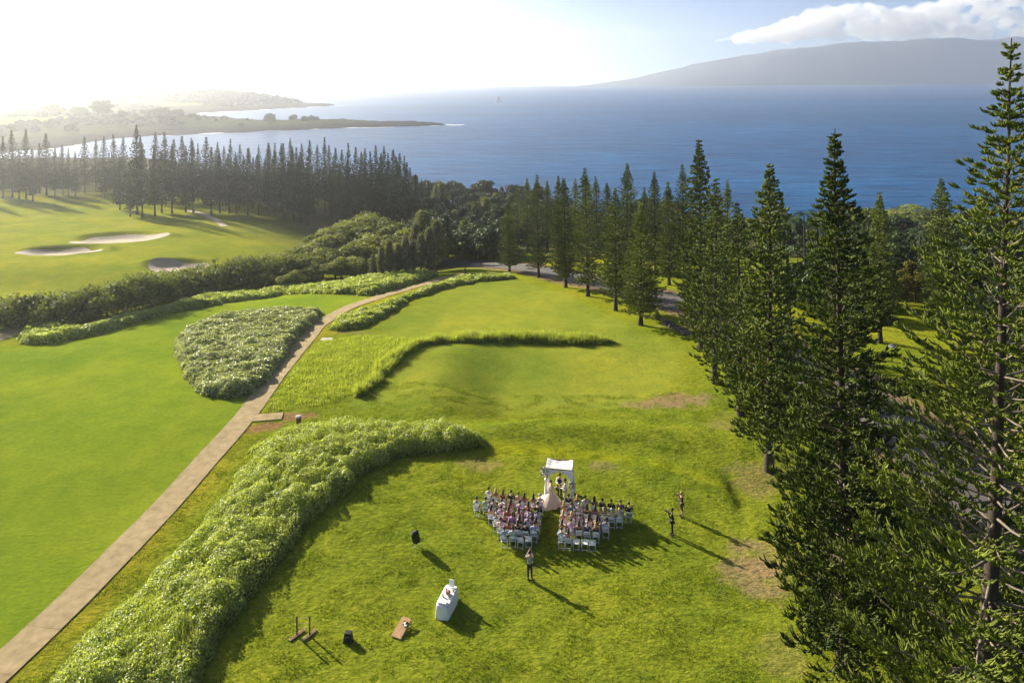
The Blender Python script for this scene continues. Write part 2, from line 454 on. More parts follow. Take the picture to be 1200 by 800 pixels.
FAIRWAY_FAR = [(-260, 300), (-150, 262), (-95, 235), (-60, 205), (-58, 150), (-70, 125), (-95, 124), (-180, 140), (-260, 170)]
LIT_RIM = poly([(560, 520), (640, 522), (740, 534), (820, 552), (850, 570), (820, 562), (740, 545), (640, 533), (565, 530)])
BARE = [(*locate(800, 469), 4.2, 1.7), (*locate(765, 474), 3.5, 1.2), (*locate(885, 672), 2.6, 2.4), (*locate(905, 655), 2.2, 2.0), (*locate(850, 500), 2.0, 2.6), (*locate(918, 768), 1.6, 1.6),
        (*locate(310, 500), 1.6, 1.1), (*locate(350, 488), 2.8, 0.8), (*locate(440, 371), 3.0, 1.0), (*locate(405, 390), 3.0, 0.7), (*locate(560, 545), 1.8, 1.0), (*locate(700, 547), 1.6, 0.7), (*locate(885, 560), 2.4, 2.2), (*locate(798, 383), 3.2, 1.6), (*locate(335, 610), 1.0, 1.2)]

# ------------------------------------------------------------------ ground
def build_ground():
    ys = [-60.0]
    while ys[-1] < 2740:
        y = ys[-1]
        ys.append(y + (4.0 if y < 16 else max(0.25, 0.0066 * y)))
    ys = np.array(ys)
    t = np.linspace(-1, 1, 590)
    t = np.sign(t) * (0.8 * np.abs(t) + 0.2 * np.abs(t) ** 3)      # denser in the middle
    w = 62 + 1.32 * np.abs(ys)
    X = w[:, None] * t[None, :]; Y = np.repeat(ys[:, None], len(t), 1)
    Z = height(X.ravel(), Y.ravel()).reshape(X.shape)
    # the far right is open sea: leave those rows out of the sheet
    V = np.stack([X, Y, Z], -1).reshape(-1, 3)
    nr, nc = X.shape
    i = np.arange(nr - 1)[:, None] * nc + np.arange(nc - 1)[None, :]
    Fc = np.stack([i, i + 1, i + nc + 1, i + nc], -1).reshape(-1, 4)
    zmax = Z.ravel()[Fc].max(1)
    Fc = Fc[(zmax > SEA - 2.5) ]
    used = np.unique(Fc); remap = np.full(len(V), -1); remap[used] = np.arange(len(used))
    V = V[used]; Fc = remap[Fc]
    x, y, z = V.T
    # --- what grows where, plus the painted sunlit rim: albedo per zone
    col = np.empty((len(V), 3)); col[:] = (0.180, 0.230, 0.018)
    rough = np.full(len(V), 1.0)
    def put(mask, c, r=None):
        mask = np.clip(mask, 0, 1)[:, None]
        col[:] = col * (1 - mask) + np.array(c) * mask
        if r is not None: rough[:] = rough * (1 - mask[:, 0]) + r * mask[:, 0]
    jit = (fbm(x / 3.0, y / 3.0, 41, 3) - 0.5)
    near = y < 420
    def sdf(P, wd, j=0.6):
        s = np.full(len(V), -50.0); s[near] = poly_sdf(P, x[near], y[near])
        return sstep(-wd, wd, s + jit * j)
    put(sstep(60, 100, y), (0.20, 0.235, 0.014), 0.7)
    put(sdf(FAIRWAY_L, 0.35, 0.2), (0.168, 0.240, 0.018), 0.42)
    put(sdf(FAIRWAY_M, 1.4, 2.5), (0.195, 0.24, 0.026), 0.42)
    put(sdf(FAIRWAY_FAR, 5.0, 4.0), (0.21, 0.245, 0.020), 0.35)
    put(sdf(LIT_RIM, 0.8, 1.0), (0.25, 0.28, 0.012), 0.4)  # brighter grass colour paints the sunlight caught along the lawn rim
    # yellow-green verge between the cart path and the shrub bed
    pd = line_dist(PATH_C, x, y)
    put(sstep(3.2, 1.3, pd + jit * 1.5) * sstep(20, 30, y) * sstep(150, 110, y) * (x > np.interp(y, [p[1] for p in PATH_C], [p[0] for p in PATH_C])) * 0.7, (0.25, 0.24, 0.02), 1.0)
    # forest floor beyond the lawns and on the right
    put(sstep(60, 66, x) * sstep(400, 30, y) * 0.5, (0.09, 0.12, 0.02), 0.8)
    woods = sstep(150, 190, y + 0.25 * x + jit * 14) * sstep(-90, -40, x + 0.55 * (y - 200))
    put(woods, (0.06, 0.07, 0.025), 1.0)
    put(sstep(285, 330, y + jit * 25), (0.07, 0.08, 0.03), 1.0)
    put(sstep(3.0, 0.6, z - SEA) * sstep(300, 360, y), (0.06, 0.055, 0.05), 1.0)
    # far coast
    fm = y > 560
    g = fbm(x / 90.0, y / 90.0, 51, 4)
    put(fm * 1.0, (0.055, 0.070, 0.022), 1.0)
    put(fm * sstep(0.52, 0.60, g) * sstep(9, 14, z - SEA) * sstep(26, 20, z - SEA), (0.14, 0.17, 0.04), 0.4)
    put(sstep(5.5, 3.0, z - SEA + jit * 3) * fm, (0.030, 0.027, 0.025), 1.0)
    # bare earth
    for bi_, (bx, by, rx, ry) in enumerate(BARE):
        bs = (0.75, 0.5, 0.7, 0.4, 0.3, 0.25)[bi_] if bi_ < 6 else 0.45
        r = np.sqrt(((x - bx) / rx) ** 2 + ((y - by) / ry) ** 2)
        n = fbm(x * 0.9, y * 0.9, 61, 4)
        put(sstep(1.15, 0.55, r + (n - 0.5) * 1.5) * (0.85 if bi_ in (6, 7) else bs), (0.27, 0.15, 0.08) if bi_ in (6, 7) else (0.26, 0.19, 0.10), 1.0)
    # soil under the beds
    for P in (BED_A, BED_B, STRIP_C, STRIP_D):
        put(sdf(P, 0.3, 0.3), (0.11, 0.14, 0.02), 1.0)
    put(sdf(AREA_E, 0.5, 0.8), (0.21, 0.27, 0.03), 1.0)
    rd = line_dist(ROAD, x, y)
    put(sstep(6.4, 4.6, rd + jit * 2.0) * (y < 175), (0.20, 0.15, 0.09), 0.9)
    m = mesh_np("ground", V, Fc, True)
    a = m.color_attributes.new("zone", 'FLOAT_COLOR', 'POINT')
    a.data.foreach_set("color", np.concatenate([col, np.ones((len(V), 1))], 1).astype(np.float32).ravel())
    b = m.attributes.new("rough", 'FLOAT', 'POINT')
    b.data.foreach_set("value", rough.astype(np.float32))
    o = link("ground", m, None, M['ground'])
    tag(o, kind="structure")
    return o
ground = build_ground()

# sea: one sheet to the horizon
def sheet(name, x0, x1, y0, y1, z, mat):
    m = bpy.data.meshes.new(name)
    m.from_pydata([(x0, y0, z), (x1, y0, z), (x1, y1, z), (x0, y1, z)], [], [(0, 1, 2, 3)])
    return link(name, m, None, mat)
sea = tag(sheet("sea", -6600, 7400, 250, 6500, SEA, M['sea']), kind="structure")

def resample(pts, step):
    P = [Vector((*p, 0)) for p in pts]
    # Catmull-Rom through the points, then even spacing
    out = []
    for i in range(len(P) - 1):
        p0 = P[max(i - 1, 0)]; p1 = P[i]; p2 = P[i + 1]; p3 = P[min(i + 2, len(P) - 1)]
        for k in range(24):
            t = k / 24
            out.append(0.5 * ((2 * p1) + (p2 - p0) * t + (2 * p0 - 5 * p1 + 4 * p2 - p3) * t * t + (3 * p1 - p0 - 3 * p2 + p3) * t ** 3))
    out.append(P[-1])
    L = [0]
    for a, b in zip(out, out[1:]): L.append(L[-1] + (b - a).length)
    n = max(2, int(L[-1] / step)); s = np.linspace(0, L[-1], n + 1)
    X = np.interp(s, L, [p.x for p in out]); Y = np.interp(s, L, [p.y for p in out])
    return np.stack([X, Y], 1)
def ribbon(P, w, lift, name, nl=5, jit=0.0, thick=0.0):
    P = np.asarray(P); T = np.gradient(P, axis=0); T /= np.linalg.norm(T, axis=1)[:, None]
    N = np.stack([-T[:, 1], T[:, 0]], 1)
    offs = np.linspace(-w / 2, w / 2, nl)
    XY = P[:, None, :] + N[:, None, :] * offs[None, :, None]
    if jit:
        XY[:, 0] += N * ((fbm(P[:, 0] * 0.7, P[:, 1] * 0.7, 5, 3) - 0.5) * jit)[:, None]
        XY[:, -1] += N * ((fbm(P[:, 0] * 0.7, P[:, 1] * 0.7, 9, 3) - 0.5) * jit)[:, None]
    Z = height(XY[..., 0].ravel(), XY[..., 1].ravel()) + lift
    V = np.concatenate([XY.reshape(-1, 2), Z[:, None]], 1)
    nr = len(P); i = (np.arange(nr - 1)[:, None] * nl + np.arange(nl - 1)[None, :])
    Fc = np.stack([i, i + 1, i + nl + 1, i + nl], -1).reshape(-1, 4)
    if thick:                      # skirts on all four sides
        edge = list(range(0, nl)) + [k * nl + nl - 1 for k in range(1, nr)] + [(nr - 1) * nl + k for k in range(nl - 2, -1, -1)] + [k * nl for k in range(nr - 2, 0, -1)]
        base = len(V); V = np.concatenate([V, V[edge] - np.array([0, 0, thick])])
        ne = len(edge)
        Fc = np.concatenate([Fc, [[edge[(k + 1) % ne], edge[k], base + k, base + (k + 1) % ne] for k in range(ne)]])
    m = mesh_np(name, V, Fc)
    return m

# cart path: a bed, and the concrete slabs poured on it with open joints
PW = 2.15
pc = resample(PATH_C, 0.5)
path = tag(link("cart_path", ribbon(pc, PW + 0.02, 0.035, "cart_path", 5), None, M['path_joint']), kind="structure")
SL = 6
k = 0
while k < len(pc) - 2:
    seg = pc[k:k + SL + 1]
    if len(seg) >= 3:
        s2 = np.array(seg, float)
        d0 = s2[1] - s2[0]; d1 = s2[-1] - s2[-2]
        s2[0] += d0 / np.linalg.norm(d0) * 0.006; s2[-1] -= d1 / np.linalg.norm(d1) * 0.006
        part(path, "slab", ribbon(s2, PW + float(rng.uniform(-0.03, 0.03)), 0.055 + float(rng.uniform(-0.003, 0.003)), "slab", 4, thick=0.08), M['path'])
    k += SL
sp = resample([locate(288, 491), locate(310, 489.5), locate(331, 488)], 0.4)
part(path, "slab", ribbon(sp, 1.45, 0.078, "slab", 4, thick=0.1), M['path'], label="short side slab of the cart path")

road = tag(link("road", ribbon(resample(ROAD, 1.0), 7.2, 0.06, "road", 9, 0.4), None, M['asphalt']), kind="structure")
# second stretch of cart path at the far left edge
lp = resample([locate(-60, 408), locate(-10, 398), locate(14, 388), locate(26, 379)], 0.6)
side_path = tag(link("path", ribbon(lp, 3.6, 0.08, "path", 5), None, M['path']), kind="structure")
# track through the far pines
fp = resample([locate(219, 247), locate(236, 251), locate(251, 257), locate(263, 266)], 1.2)
far_path = tag(link("path", ribbon(fp, 2.2, 0.12, "path", 5), None, M['sand']), kind="structure")

# bunkers: sand sheets lying in the hollows
for bi, ((cx, cy), rx, ry) in enumerate(BUNK):
    nr, na = 10, 56
    V = [(cx, cy)]; 
    for i in range(1, nr + 1):
        for a in range(na):
            th = 2 * math.pi * a / na
            rr = 1.0 + 0.16 * math.sin(2 * th + bi * 1.7) + 0.13 * math.sin(3 * th + bi * 2.3 + 1) + 0.05 * math.sin(5 * th + bi)
            V.append((cx + rx * rr * 0.95 * i / nr * math.cos(th), cy + ry * rr * 0.95 * i / nr * math.sin(th)))
    V = np.array(V); Z = height(V[:, 0], V[:, 1]) + 0.10
    bm = bmesh.new(); vs = [bm.verts.new((V[i, 0], V[i, 1], Z[i])) for i in range(len(V))]
    for a in range(na): bm.faces.new((vs[0], vs[1 + a], vs[1 + (a + 1) % na]))
    for i in range(nr - 1):
        for a in range(na):
            p, q = 1 + i * na + a, 1 + i * na + (a + 1) % na
            bm.faces.new((vs[p], vs[p + na], vs[q + na], vs[q]))
    mm = MB(); mm.bm.free(); mm.bm = bm
    tag(link("bunker", mm.mesh("bunker", True), None, M['sand']), kind="structure")

# surf along the far points and the near shore
def surf(name, pts, w, seed):
    P = resample(pts, 4.0); n = len(P)
    T = np.gradient(P, axis=0); T /= np.linalg.norm(T, axis=1)[:, None]; N = np.stack([-T[:, 1], T[:, 0]], 1)
    V = []; Fc = []
    for i in range(n):
        a = 0.15 + max(0, float(fbm(np.array([i * 0.21]), np.array([seed * 3.1]), seed, 3)[0]) - 0.40) * 5
        wa = w * a
        o = float(vnoise(np.array([i * 0.3]), np.array([seed * 1.7]), seed + 4)[0]) * w * 0.5
        V += [(*(P[i] + N[i] * (o - wa / 2)), SEA + 0.15), (*(P[i] + N[i] * (o + wa / 2)), SEA + 0.15)]
        if i and a > 0.16: Fc.append((2 * i - 2, 2 * i, 2 * i + 1, 2 * i - 1))
    if Fc: tag(link(name, mesh_np(name, V, Fc), None, M['foam']), kind="stuff")
surf("surf", [(-436, 640), (-452, 705), (-440, 768), (-365, 815), (-228, 888), (-150, 905), (-90, 926), (-70, 936), (-92, 952)], 9, 3)
surf("surf", [(-300, 1046), (-394, 1052), (-495, 1160), (-600, 1290), (-632, 1352), (-556, 1494), (-448, 1708), (-380, 1715)], 14, 8)
surf("surf", [(-94, 936), (-80, 938), (-66, 939)], 5, 21)

# island across the channel
def build_island():
    xs = np.linspace(-490, 6900, 220); ys = np.linspace(5300, 6400, 34)
    X, Y = np.meshgrid(xs, ys)
    ridge = np.interp(X, np.array([-800, 900, 1700, 2600, 3300, 4200, 5600, 7500, 9500, 11000]) * 0.63, np.array([0, 0, 120, 330, 480, 570, 640, 670, 640, 520]) * 0.60)
    ridge = ridge + (fbm(X / 260.0, Y / 560.0, 71, 4) - 0.5) * 0.12 * ridge
    cross = np.clip(1 - np.abs(Y - 5880) / 575.0, 0, 1) ** 0.8
    Z = SEA - 0.5 + ridge * cross * (0.94 + 0.12 * fbm(X / 160.0, Y / 160.0, 73, 4))
    V = np.stack([X, Y, Z], -1).reshape(-1, 3); nc = len(xs)
    i = np.arange(len(ys) - 1)[:, None] * nc + np.arange(nc - 1)[None, :]
    Fc = np.stack([i, i + 1, i + nc + 1, i + nc], -1).reshape(-1, 4)
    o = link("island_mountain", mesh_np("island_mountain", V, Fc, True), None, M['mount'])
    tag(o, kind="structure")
build_island()

# cumulus bank beyond and above the island
def icos(sub):
    bm = bmesh.new(); bmesh.ops.create_icosphere(bm, subdivisions=sub, radius=1.0)
    V = np.array([v.co for v in bm.verts]); Fc = np.array([[v.index for v in f.verts] for f in bm.faces]); bm.free()
    return V, Fc
IC1, IC2, IC3 = icos(1), icos(2), icos(3)
def cloud(name, blobs, seed, sub=IC3, vox=28.0):
    BV, BF = sub; Vs = []; Fs = []; n = 0
    for (x, y, z, r, sq) in blobs:
        d = BV
        disp = 1 + 0.55 * (fbm(d[:, 0] * 2.1 + x * 0.01, d[:, 1] * 2.1 + d[:, 2] * 1.7 + z * 0.013, seed, 4) - 0.5) + 0.25 * (fbm(d[:, 0] * 6 + z, d[:, 2] * 6 + d[:, 1] * 5, seed + 3, 2) - 0.5)
        v = d * disp[:, None] * np.array([r, r, r * sq]) + np.array([x, y, z])
        Vs.append(v); Fs.append(BF + n); n += len(v)
    raw = link(name, mesh_np(name, np.concatenate(Vs), np.concatenate(Fs), True), None)
    md = raw.modifiers.new("union", 'REMESH'); md.mode = 'VOXEL'; md.voxel_size = vox
    dg = bpy.context.evaluated_depsgraph_get(); dg.update()
    um = bpy.data.meshes.new_from_object(raw.evaluated_get(dg)); old = raw.data
    bpy.data.objects.remove(raw); bpy.data.meshes.remove(old); um.materials.clear(); um.name = name
    o = link(name, um, None, M['cloud'])
    tag(o, kind="stuff")
blobs = []
cy = 8200.0
def cl(px, py, r, sq=0.7, dy=0.0):
    dy *= 0.6
    u, v = ray(px, py); y = cy + dy
    blobs.append((u * y, y, CAM_H - v * y, r * 0.62, sq))
crng = random.Random(5)
for px in np.arange(868, 1500, 7.0):
    top = np.interp(px, [868, 920, 960, 1010, 1060, 1110, 1160, 1300, 1500], [42, 24, 12, 6, 10, 2, -12, -30, -20])
    bot = 44
    for k in range(5):
        py = crng.uniform(top + 6, bot)
        cl(px + crng.uniform(-6, 6), py, crng.uniform(110, 210) * (0.6 + 0.4 * (py - top) / max(8, bot - top)), 0.75, crng.uniform(-500, 600))
    for k in range(3):
        cl(px + crng.uniform(-5, 5), top + crng.uniform(0, 8), crng.uniform(60, 120), 0.85, crng.uniform(-300, 300))
for px in np.arange(838, 884, 5.0):
    cl(px, np.interp(px, [838, 884], [47, 41]) + crng.uniform(-2, 2), crng.uniform(45, 85), 0.4, crng.uniform(0, 400))
cloud("cloud", blobs, 3)
blobs = []
for dx, dyy, r in ((-9, 1, 50), (-3, -1, 75), (4, -1.5, 70), (10, 0, 55), (1, 1.5, 60)):
    cl(597 + dx, 42 + dyy, r, 0.45)
cloud("cloud", blobs, 9, IC2, 14.0)

# haze over land, sea and island
def build_haze():
    mb = MB(); x0, x1, y0, y1, z0, z1 = -6700, 7500, -400, 6600, SEA - 8.0, 470
    mb.box(((x0 + x1) / 2, (y0 + y1) / 2, (z0 + z1) / 2), (x1 - x0, y1 - y0, z1 - z0))
    m = bpy.data.materials.new("haze"); m.use_nodes = True
    n = m.node_tree.nodes; n.remove(n["Principled BSDF"])
    v = n.new("ShaderNodeVolumePrincipled")
    v.inputs["Color"].default_value = (0.93, 0.96, 1.0, 1)
    v.inputs["Density"].default_value = HAZE_DENSITY
    v.inputs["Anisotropy"].default_value = HAZE_G
    m.node_tree.links.new(v.outputs[0], n["Material Output"].inputs["Volume"])
    tag(link("haze", mb.mesh("haze"), None, m), kind="stuff")
build_haze()
# ------------------------------------------------------------------ plants: builders
def cords(P, rads, sides=3):
    """many tapered cords at once: P is (N, K, 3) centre lines, rads is (N, K) or (K,)"""
    P = np.asarray(P, float); N, K, _ = P.shape
    r = np.broadcast_to(np.asarray(rads, float), (N, K))
    T = np.gradient(P, axis=1); T /= (np.linalg.norm(T, axis=2, keepdims=True) + 1e-9)
    ref = np.where(np.abs(T[..., 2:3]) > 0.9, np.array([1.0, 0, 0]), np.array([0, 0, 1.0]))
    A = np.cross(T, ref); A /= (np.linalg.norm(A, axis=2, keepdims=True) + 1e-9)
    B = np.cross(T, A)
    th = 2 * np.pi * np.arange(sides) / sides
    V = P[:, :, None, :] + r[:, :, None, None] * (A[:, :, None, :] * np.cos(th)[None, None, :, None] + B[:, :, None, :] * np.sin(th)[None, None, :, None])
    V = V.reshape(-1, 3)
    n = np.arange(N)[:, None, None] * K * sides + np.arange(K - 1)[None, :, None] * sides
    a = n + np.arange(sides)[None, None, :]; b = n + ((np.arange(sides) + 1) % sides)[None, None, :]
    Fc = np.stack([a, b, b + sides, a + sides], -1).reshape(-1, 4)
    return V, Fc
def unit(v): return v / (np.linalg.norm(v, axis=-1, keepdims=True) + 1e-9)
def trunk_mesh(name, H, r0, r1, lean=(0, 0), seg=9, rings=12, seed=0, flare=1.35):
    g = np.random.default_rng(seed)
    t = np.linspace(0, 1, rings)
    wob = np.cumsum(g.normal(0, 0.012, (rings, 2)), 0) * H * 0.12; wob -= wob[0]
    P = np.stack([lean[0] * t + wob[:, 0], lean[1] * t + wob[:, 1], H * t - 0.3 * (t == 0)], -1)[None]
    rad = r0 + (r1 - r0) * t ** 0.85; rad[0] *= flare
    V, Fc = cords(P, rad[None], seg)
    return mesh_np(name, V, Fc, True), P[0]

LASTSTUFF = []
def cook_pine(H, Rm, seed, whorl=0.7, nb=6, z0=0.10, finger=0.6, frad=0.05, per_m=7, inner=0.35, prof=0.8, cluster=2, lean=(0, 0), sides=3, limbs=True, curve=0.35, ragged=0.25, spray=1.3):
    """column pine: whorls of up-curved limbs whose outer part carries rope-like shoots"""
    g = np.random.default_rng(seed)
    tm, axis = trunk_mesh("trunk", H, 0.0115 * H + 0.06, 0.02, lean, 9 if limbs else 6, 14, seed)
    ax_t = np.linspace(0, 1, len(axis))
    def axis_at(t): return np.stack([np.interp(t, ax_t, axis[:, k]) for k in range(3)], -1)
    LP = []; LR = []; FP = []; FR = []
    z = z0 * H
    while z < H * 0.992:
        t = z / H
        reach = Rm * min(1.0, (1.30 * (1 - t)) ** prof) * min(1.0, 0.72 + 2.0 * max(0, t - z0))
        reach *= min(1.0, (1 - t) / 0.28) ** 0.55
        n = nb if t < 0.9 else max(3, nb - 2)
        ph = g.uniform(0, 2 * np.pi)
        for k in range(n):
            az = ph + 2 * np.pi * k / n + g.normal(0, 0.22)
            L = max(0.12, reach * g.uniform(1 - ragged, 1 + ragged * 0.6))
            if g.random() < 0.06: L *= 0.55
            el0 = np.interp(t, [0, 0.3, 0.7, 1.0], [-0.22, 0.02, 0.35, 0.95]) + g.normal(0, 0.10)
            s = np.linspace(0, 1, 5)
            hor = L * s * np.cos(el0 * (1 - 0.3 * s)); ver = L * (np.sin(el0) * s + curve * s ** 2.4 * (0.9 - 0.5 * t))
            b0 = axis_at((z + g.normal(0, 0.08)) / H)
            d = np.array([np.cos(az), np.sin(az)])
            side = np.array([-d[1], d[0]]); sw = g.normal(0, 0.06) * L
            P = np.stack([b0[0] + d[0] * hor + side[0] * sw * s ** 2, b0[1] + d[1] * hor + side[1] * sw * s ** 2, b0[2] + ver], -1)
            LP.append(P); lr = 0.012 + 0.011 * L; LR.append(lr * np.array([1, 0.8, 0.6, 0.4, 0.2]))
            # side sprays along the outer limb, each carrying up-turned shoots
            nl = max(2, int(L * (1 - inner) * per_m))
            us = np.linspace(inner if L > 0.9 else 0.12, 1.0, nl)
            for q, uu in enumerate(us):
                uu = min(1.0, max(0.05, uu + g.normal(0, 0.02)))
                base = np.array([np.interp(uu, s, P[:, c]) for c in range(3)])
                sgn = 1 if q % 2 == 0 else -1
                last = q == nl - 1
                aa = az + (0.0 if last else sgn * g.uniform(0.45, 1.05))
                ll = min(spray, 0.20 + 0.42 * L * (1.12 - uu)) * g.uniform(0.7, 1.2)
                dd = np.array([np.cos(aa), np.sin(aa), g.uniform(0.0, 0.45)]); dd /= np.linalg.norm(dd)
                m = cluster + (1 if ll > 0.6 else 0) + (1 if ll > 0.9 else 0)
                w = g.uniform(0.05, 1.0, m) * ll
                fa = aa + g.normal(0, 0.75, m)
                fl = finger * g.uniform(0.6, 1.25, m) * ((0.62 + 0.38 * (1 - t)) * min(1.0, 0.35 + 4.5 * (1 - t)) if limbs else max(0.18, min(1.0, 1.5 * (1 - t))))
                up = g.uniform(0.1, 1.1, m)
                fd = unit(np.stack([np.cos(fa), np.sin(fa), up * 0.55], -1))
                p0 = base + dd * w[:, None] + np.array([0, 0, 1.0]) * (0.15 * w ** 2)[:, None]
                p1 = p0 + fd * fl[:, None] * 0.5
                f2 = unit(fd + np.stack([np.zeros(m), np.zeros(m), 0.5 + 0.6 * up], -1))
                p2 = p1 + f2 * fl[:, None] * 0.5
                FP.append(np.stack([p0, p1, p2], 1)); FR.append(frad * g.uniform(0.8, 1.25, (m, 1)) * np.array([[0.7, 1.0, 0.4]]))
        z += whorl * g.uniform(0.75, 1.2) * (1.0 if t < 0.75 else 0.7)
    V, Fc = cords(np.concatenate(FP), np.concatenate(FR), sides)
    cm = mesh_np("crown", V, Fc, True)
    lm = None
    if limbs:
        if limbs == 3:      # the open-crowned tree: every limb a piece of its own, the longest first
            order = np.argsort([-r[0] for r in LR]); lm = []
            for q in order[:290]:
                V, Fc = cords(LP[q][None], LR[q][None], 6); lm.append(mesh_np("limb", V, Fc, True))
            rest = order[290:]
            if len(rest):
                V, Fc = cords(np.array([LP[q] for q in rest]), np.array([LR[q] for q in rest]), 4); lm.append(mesh_np("limb", V, Fc, True)); LASTSTUFF.append(lm[-1].name)
        else:
            V, Fc = cords(np.array(LP), np.array(LR), 4 if limbs == 2 else 3)
            lm = mesh_np("limb", V, Fc, True)
    return tm, lm, cm

def leaf_quads(C0, size, g, up=0.45, aspect=1.6, outward=None):
    """leaf-sized bent quads at the points C0"""
    n = len(C0)
    nrm = g.normal(0, 1, (n, 3)); 
    if outward is not None: nrm = nrm * 0.75 + outward * 0.9
    nrm[:, 2] += up; nrm = unit(nrm)
    t = unit(np.cross(nrm, g.normal(0, 1, (n, 3)))); b = np.cross(nrm, t)
    s = size * g.uniform(0.65, 1.3, (n, 1)); 
    a = t * s * aspect * 0.5; bb = b * s * 0.5
    V = np.stack([C0 - a, C0 - bb * 1.0 + nrm * s * 0.12, C0 + a, C0 + bb + nrm * s * 0.12], 1).reshape(-1, 3)
    Fc = np.arange(n * 4).reshape(-1, 4)
    return V, Fc

def broadleaf(H, Rw, seed, clumps=38, per=190, leaf=0.34, flat=0.75, trunk_h=0.30):
    g = np.random.default_rng(seed)
    tm, axis = trunk_mesh("trunk", H * 0.62, 0.022 * H + 0.05, 0.05, (g.normal(0, 0.3), g.normal(0, 0.3)), 8, 7, seed)
    cen = []
    while len(cen) < clumps:
        p = g.uniform(-1, 1, 3)
        if np.linalg.norm(p) > 1 or p[2] < -0.75: continue
        if np.linalg.norm(p) < 0.45 and g.random() < 0.7: continue
        cen.append(p)
    cen = np.array(cen) * np.array([Rw, Rw, H * (1 - trunk_h) * 0.5]) * 0.86 + np.array([0, 0, H * (trunk_h + (1 - trunk_h) * 0.5)])
    cen += g.normal(0, 0.25, cen.shape)
    rad = Rw * g.uniform(0.22, 0.42, clumps)
    pts = []; outs = []
    for c, r in zip(cen, rad):
        d = unit(g.normal(0, 1, (per, 3))); d[:, 2] = np.where(d[:, 2] < -0.3, -d[:, 2] * 0.6, d[:, 2])
        rr = r * g.uniform(0.55, 1.05, (per, 1)) ** 0.6
        pts.append(c + d * rr * np.array([1, 1, flat])); outs.append(d)
    V, Fc = leaf_quads(np.concatenate(pts), leaf, g, 0.35, 1.4, np.concatenate(outs))
    cm = mesh_np("crown", V, Fc, False)
    LP = []; 
    for c in cen[:: max(1, clumps // 14)]:
        t0 = g.uniform(0.45, 0.95); b0 = np.array([np.interp(t0, np.linspace(0, 1, len(axis)), axis[:, k]) for k in range(3)])
        mid = (b0 + c) / 2 + np.array([0, 0, -0.1 * H * 0.3])
        LP.append(np.stack([b0, mid, c]))
    V, Fc = cords(np.array(LP), np.array([0.014, 0.009, 0.004]) * H * 0.8, 5)
    return tm, mesh_np("limb", V, Fc, True), cm

def feathery(H, Rw, seed, n=520):
    """ironwood: upright plumes of thin drooping branchlets"""
    g = np.random.default_rng(seed)
    tm, axis = trunk_mesh("trunk", H * 0.9, 0.015 * H + 0.04, 0.03, (0, 0), 7, 8, seed)
    FP = []
    for k in range(n):
        t = g.uniform(0.12, 1.0); az = g.uniform(0, 2 * np.pi); L = Rw * (1.08 - t) ** 0.6 * g.uniform(0.4, 1.1)
        b = np.array([0, 0, t * H * 0.92]); d = np.array([np.cos(az), np.sin(az), 0])
        p1 = b + d * L * 0.6 + np.array([0, 0, 0.9 + 0.4 * L]); p2 = p1 + d * L * 0.35 + np.array([0, 0, 0.5])
        p3 = p2 + d * L * 0.15 + np.array([0, 0, -0.7 * g.uniform(0.2, 1.2)])
        FP.append(np.stack([b, p1, p2, p3]))
    FP = np.array(FP)
    V, Fc = cords(FP, np.array([0.03, 0.13, 0.16, 0.03]), 3)
    q = FP[:, 1:, :].reshape(-1, 3); q = q[g.integers(0, len(q), n * 5)] + g.normal(0, 0.28, (n * 5, 3))
    V2, F2 = leaf_quads(q, 0.22, g, 0.2, 3.0)
    cm = mesh_np("crown", np.concatenate([V, V2]), np.concatenate([Fc, F2 + len(V)]), False)
    return tm, None, cm

TREEMATS = {}
def tree_proto(kind, meshes, crown_mat, limb_mat='limb'):
    tm, lm, cm = meshes
    return (kind, tm, lm, cm, crown_mat, limb_mat)
def plant_tree(proto, loc, scale, rz, name, label, cat='tree', group=None, tilt=(0, 0)):
    kind, tm, lm, cm, mat, lmat = proto
    root = empty(name, loc, rz); root.rotation_euler = (tilt[0], tilt[1], rz)
    root.scale = scale if isinstance(scale, tuple) else (scale, scale, scale)
    tag(root, label, cat, group)
    link("trunk", tm, root, M['bark'])
    if isinstance(lm, list):
        for q in lm:
            o = link("limb", q, root, M[lmat])
            if q.name in LASTSTUFF: o['kind'] = 'stuff'
    elif lm is not None: link("limb", lm, root, M[lmat])["kind"] = "stuff"
    link("crown", cm, root, M[mat])["kind"] = "stuff"
    return root

# ------------------------------------------------------------------ the big pines on the right
P_near = tree_proto('near', cook_pine(33, 5.5, 11, whorl=0.72, nb=7, z0=0.02, finger=0.46, frad=0.046, per_m=3.6, inner=0.32, prof=0.88, cluster=13, lean=(1.7, 0.4), limbs=3, curve=0.42, ragged=0.28), 'pine')
P_mid1 = tree_proto('mid', cook_pine(29, 3.5, 23, whorl=0.55, nb=8, z0=0.05, finger=0.46, frad=0.052, per_m=3.2, inner=0.14, prof=0.80, cluster=9, lean=(-0.3, 0), limbs=2, curve=0.30), 'pine')
x, y, g0, H = at_depth(1137, 28.0, 45)
plant_tree(P_near, (x, y, g0), H / 33.0, 0, 'pine_tree', 'tallest pine at the right edge with bare grey limbs showing inside an open crown', 'pine tree', 'pines beside the lawn')
x, y, g0, H = at_depth(984, 35.5, 150)
plant_tree(P_mid1, (x, y, g0), H / 29.0, 0, 'pine_tree', 'big dense dark pine standing between the lawn edge and the tallest pine', 'pine tree', 'pines beside the lawn')
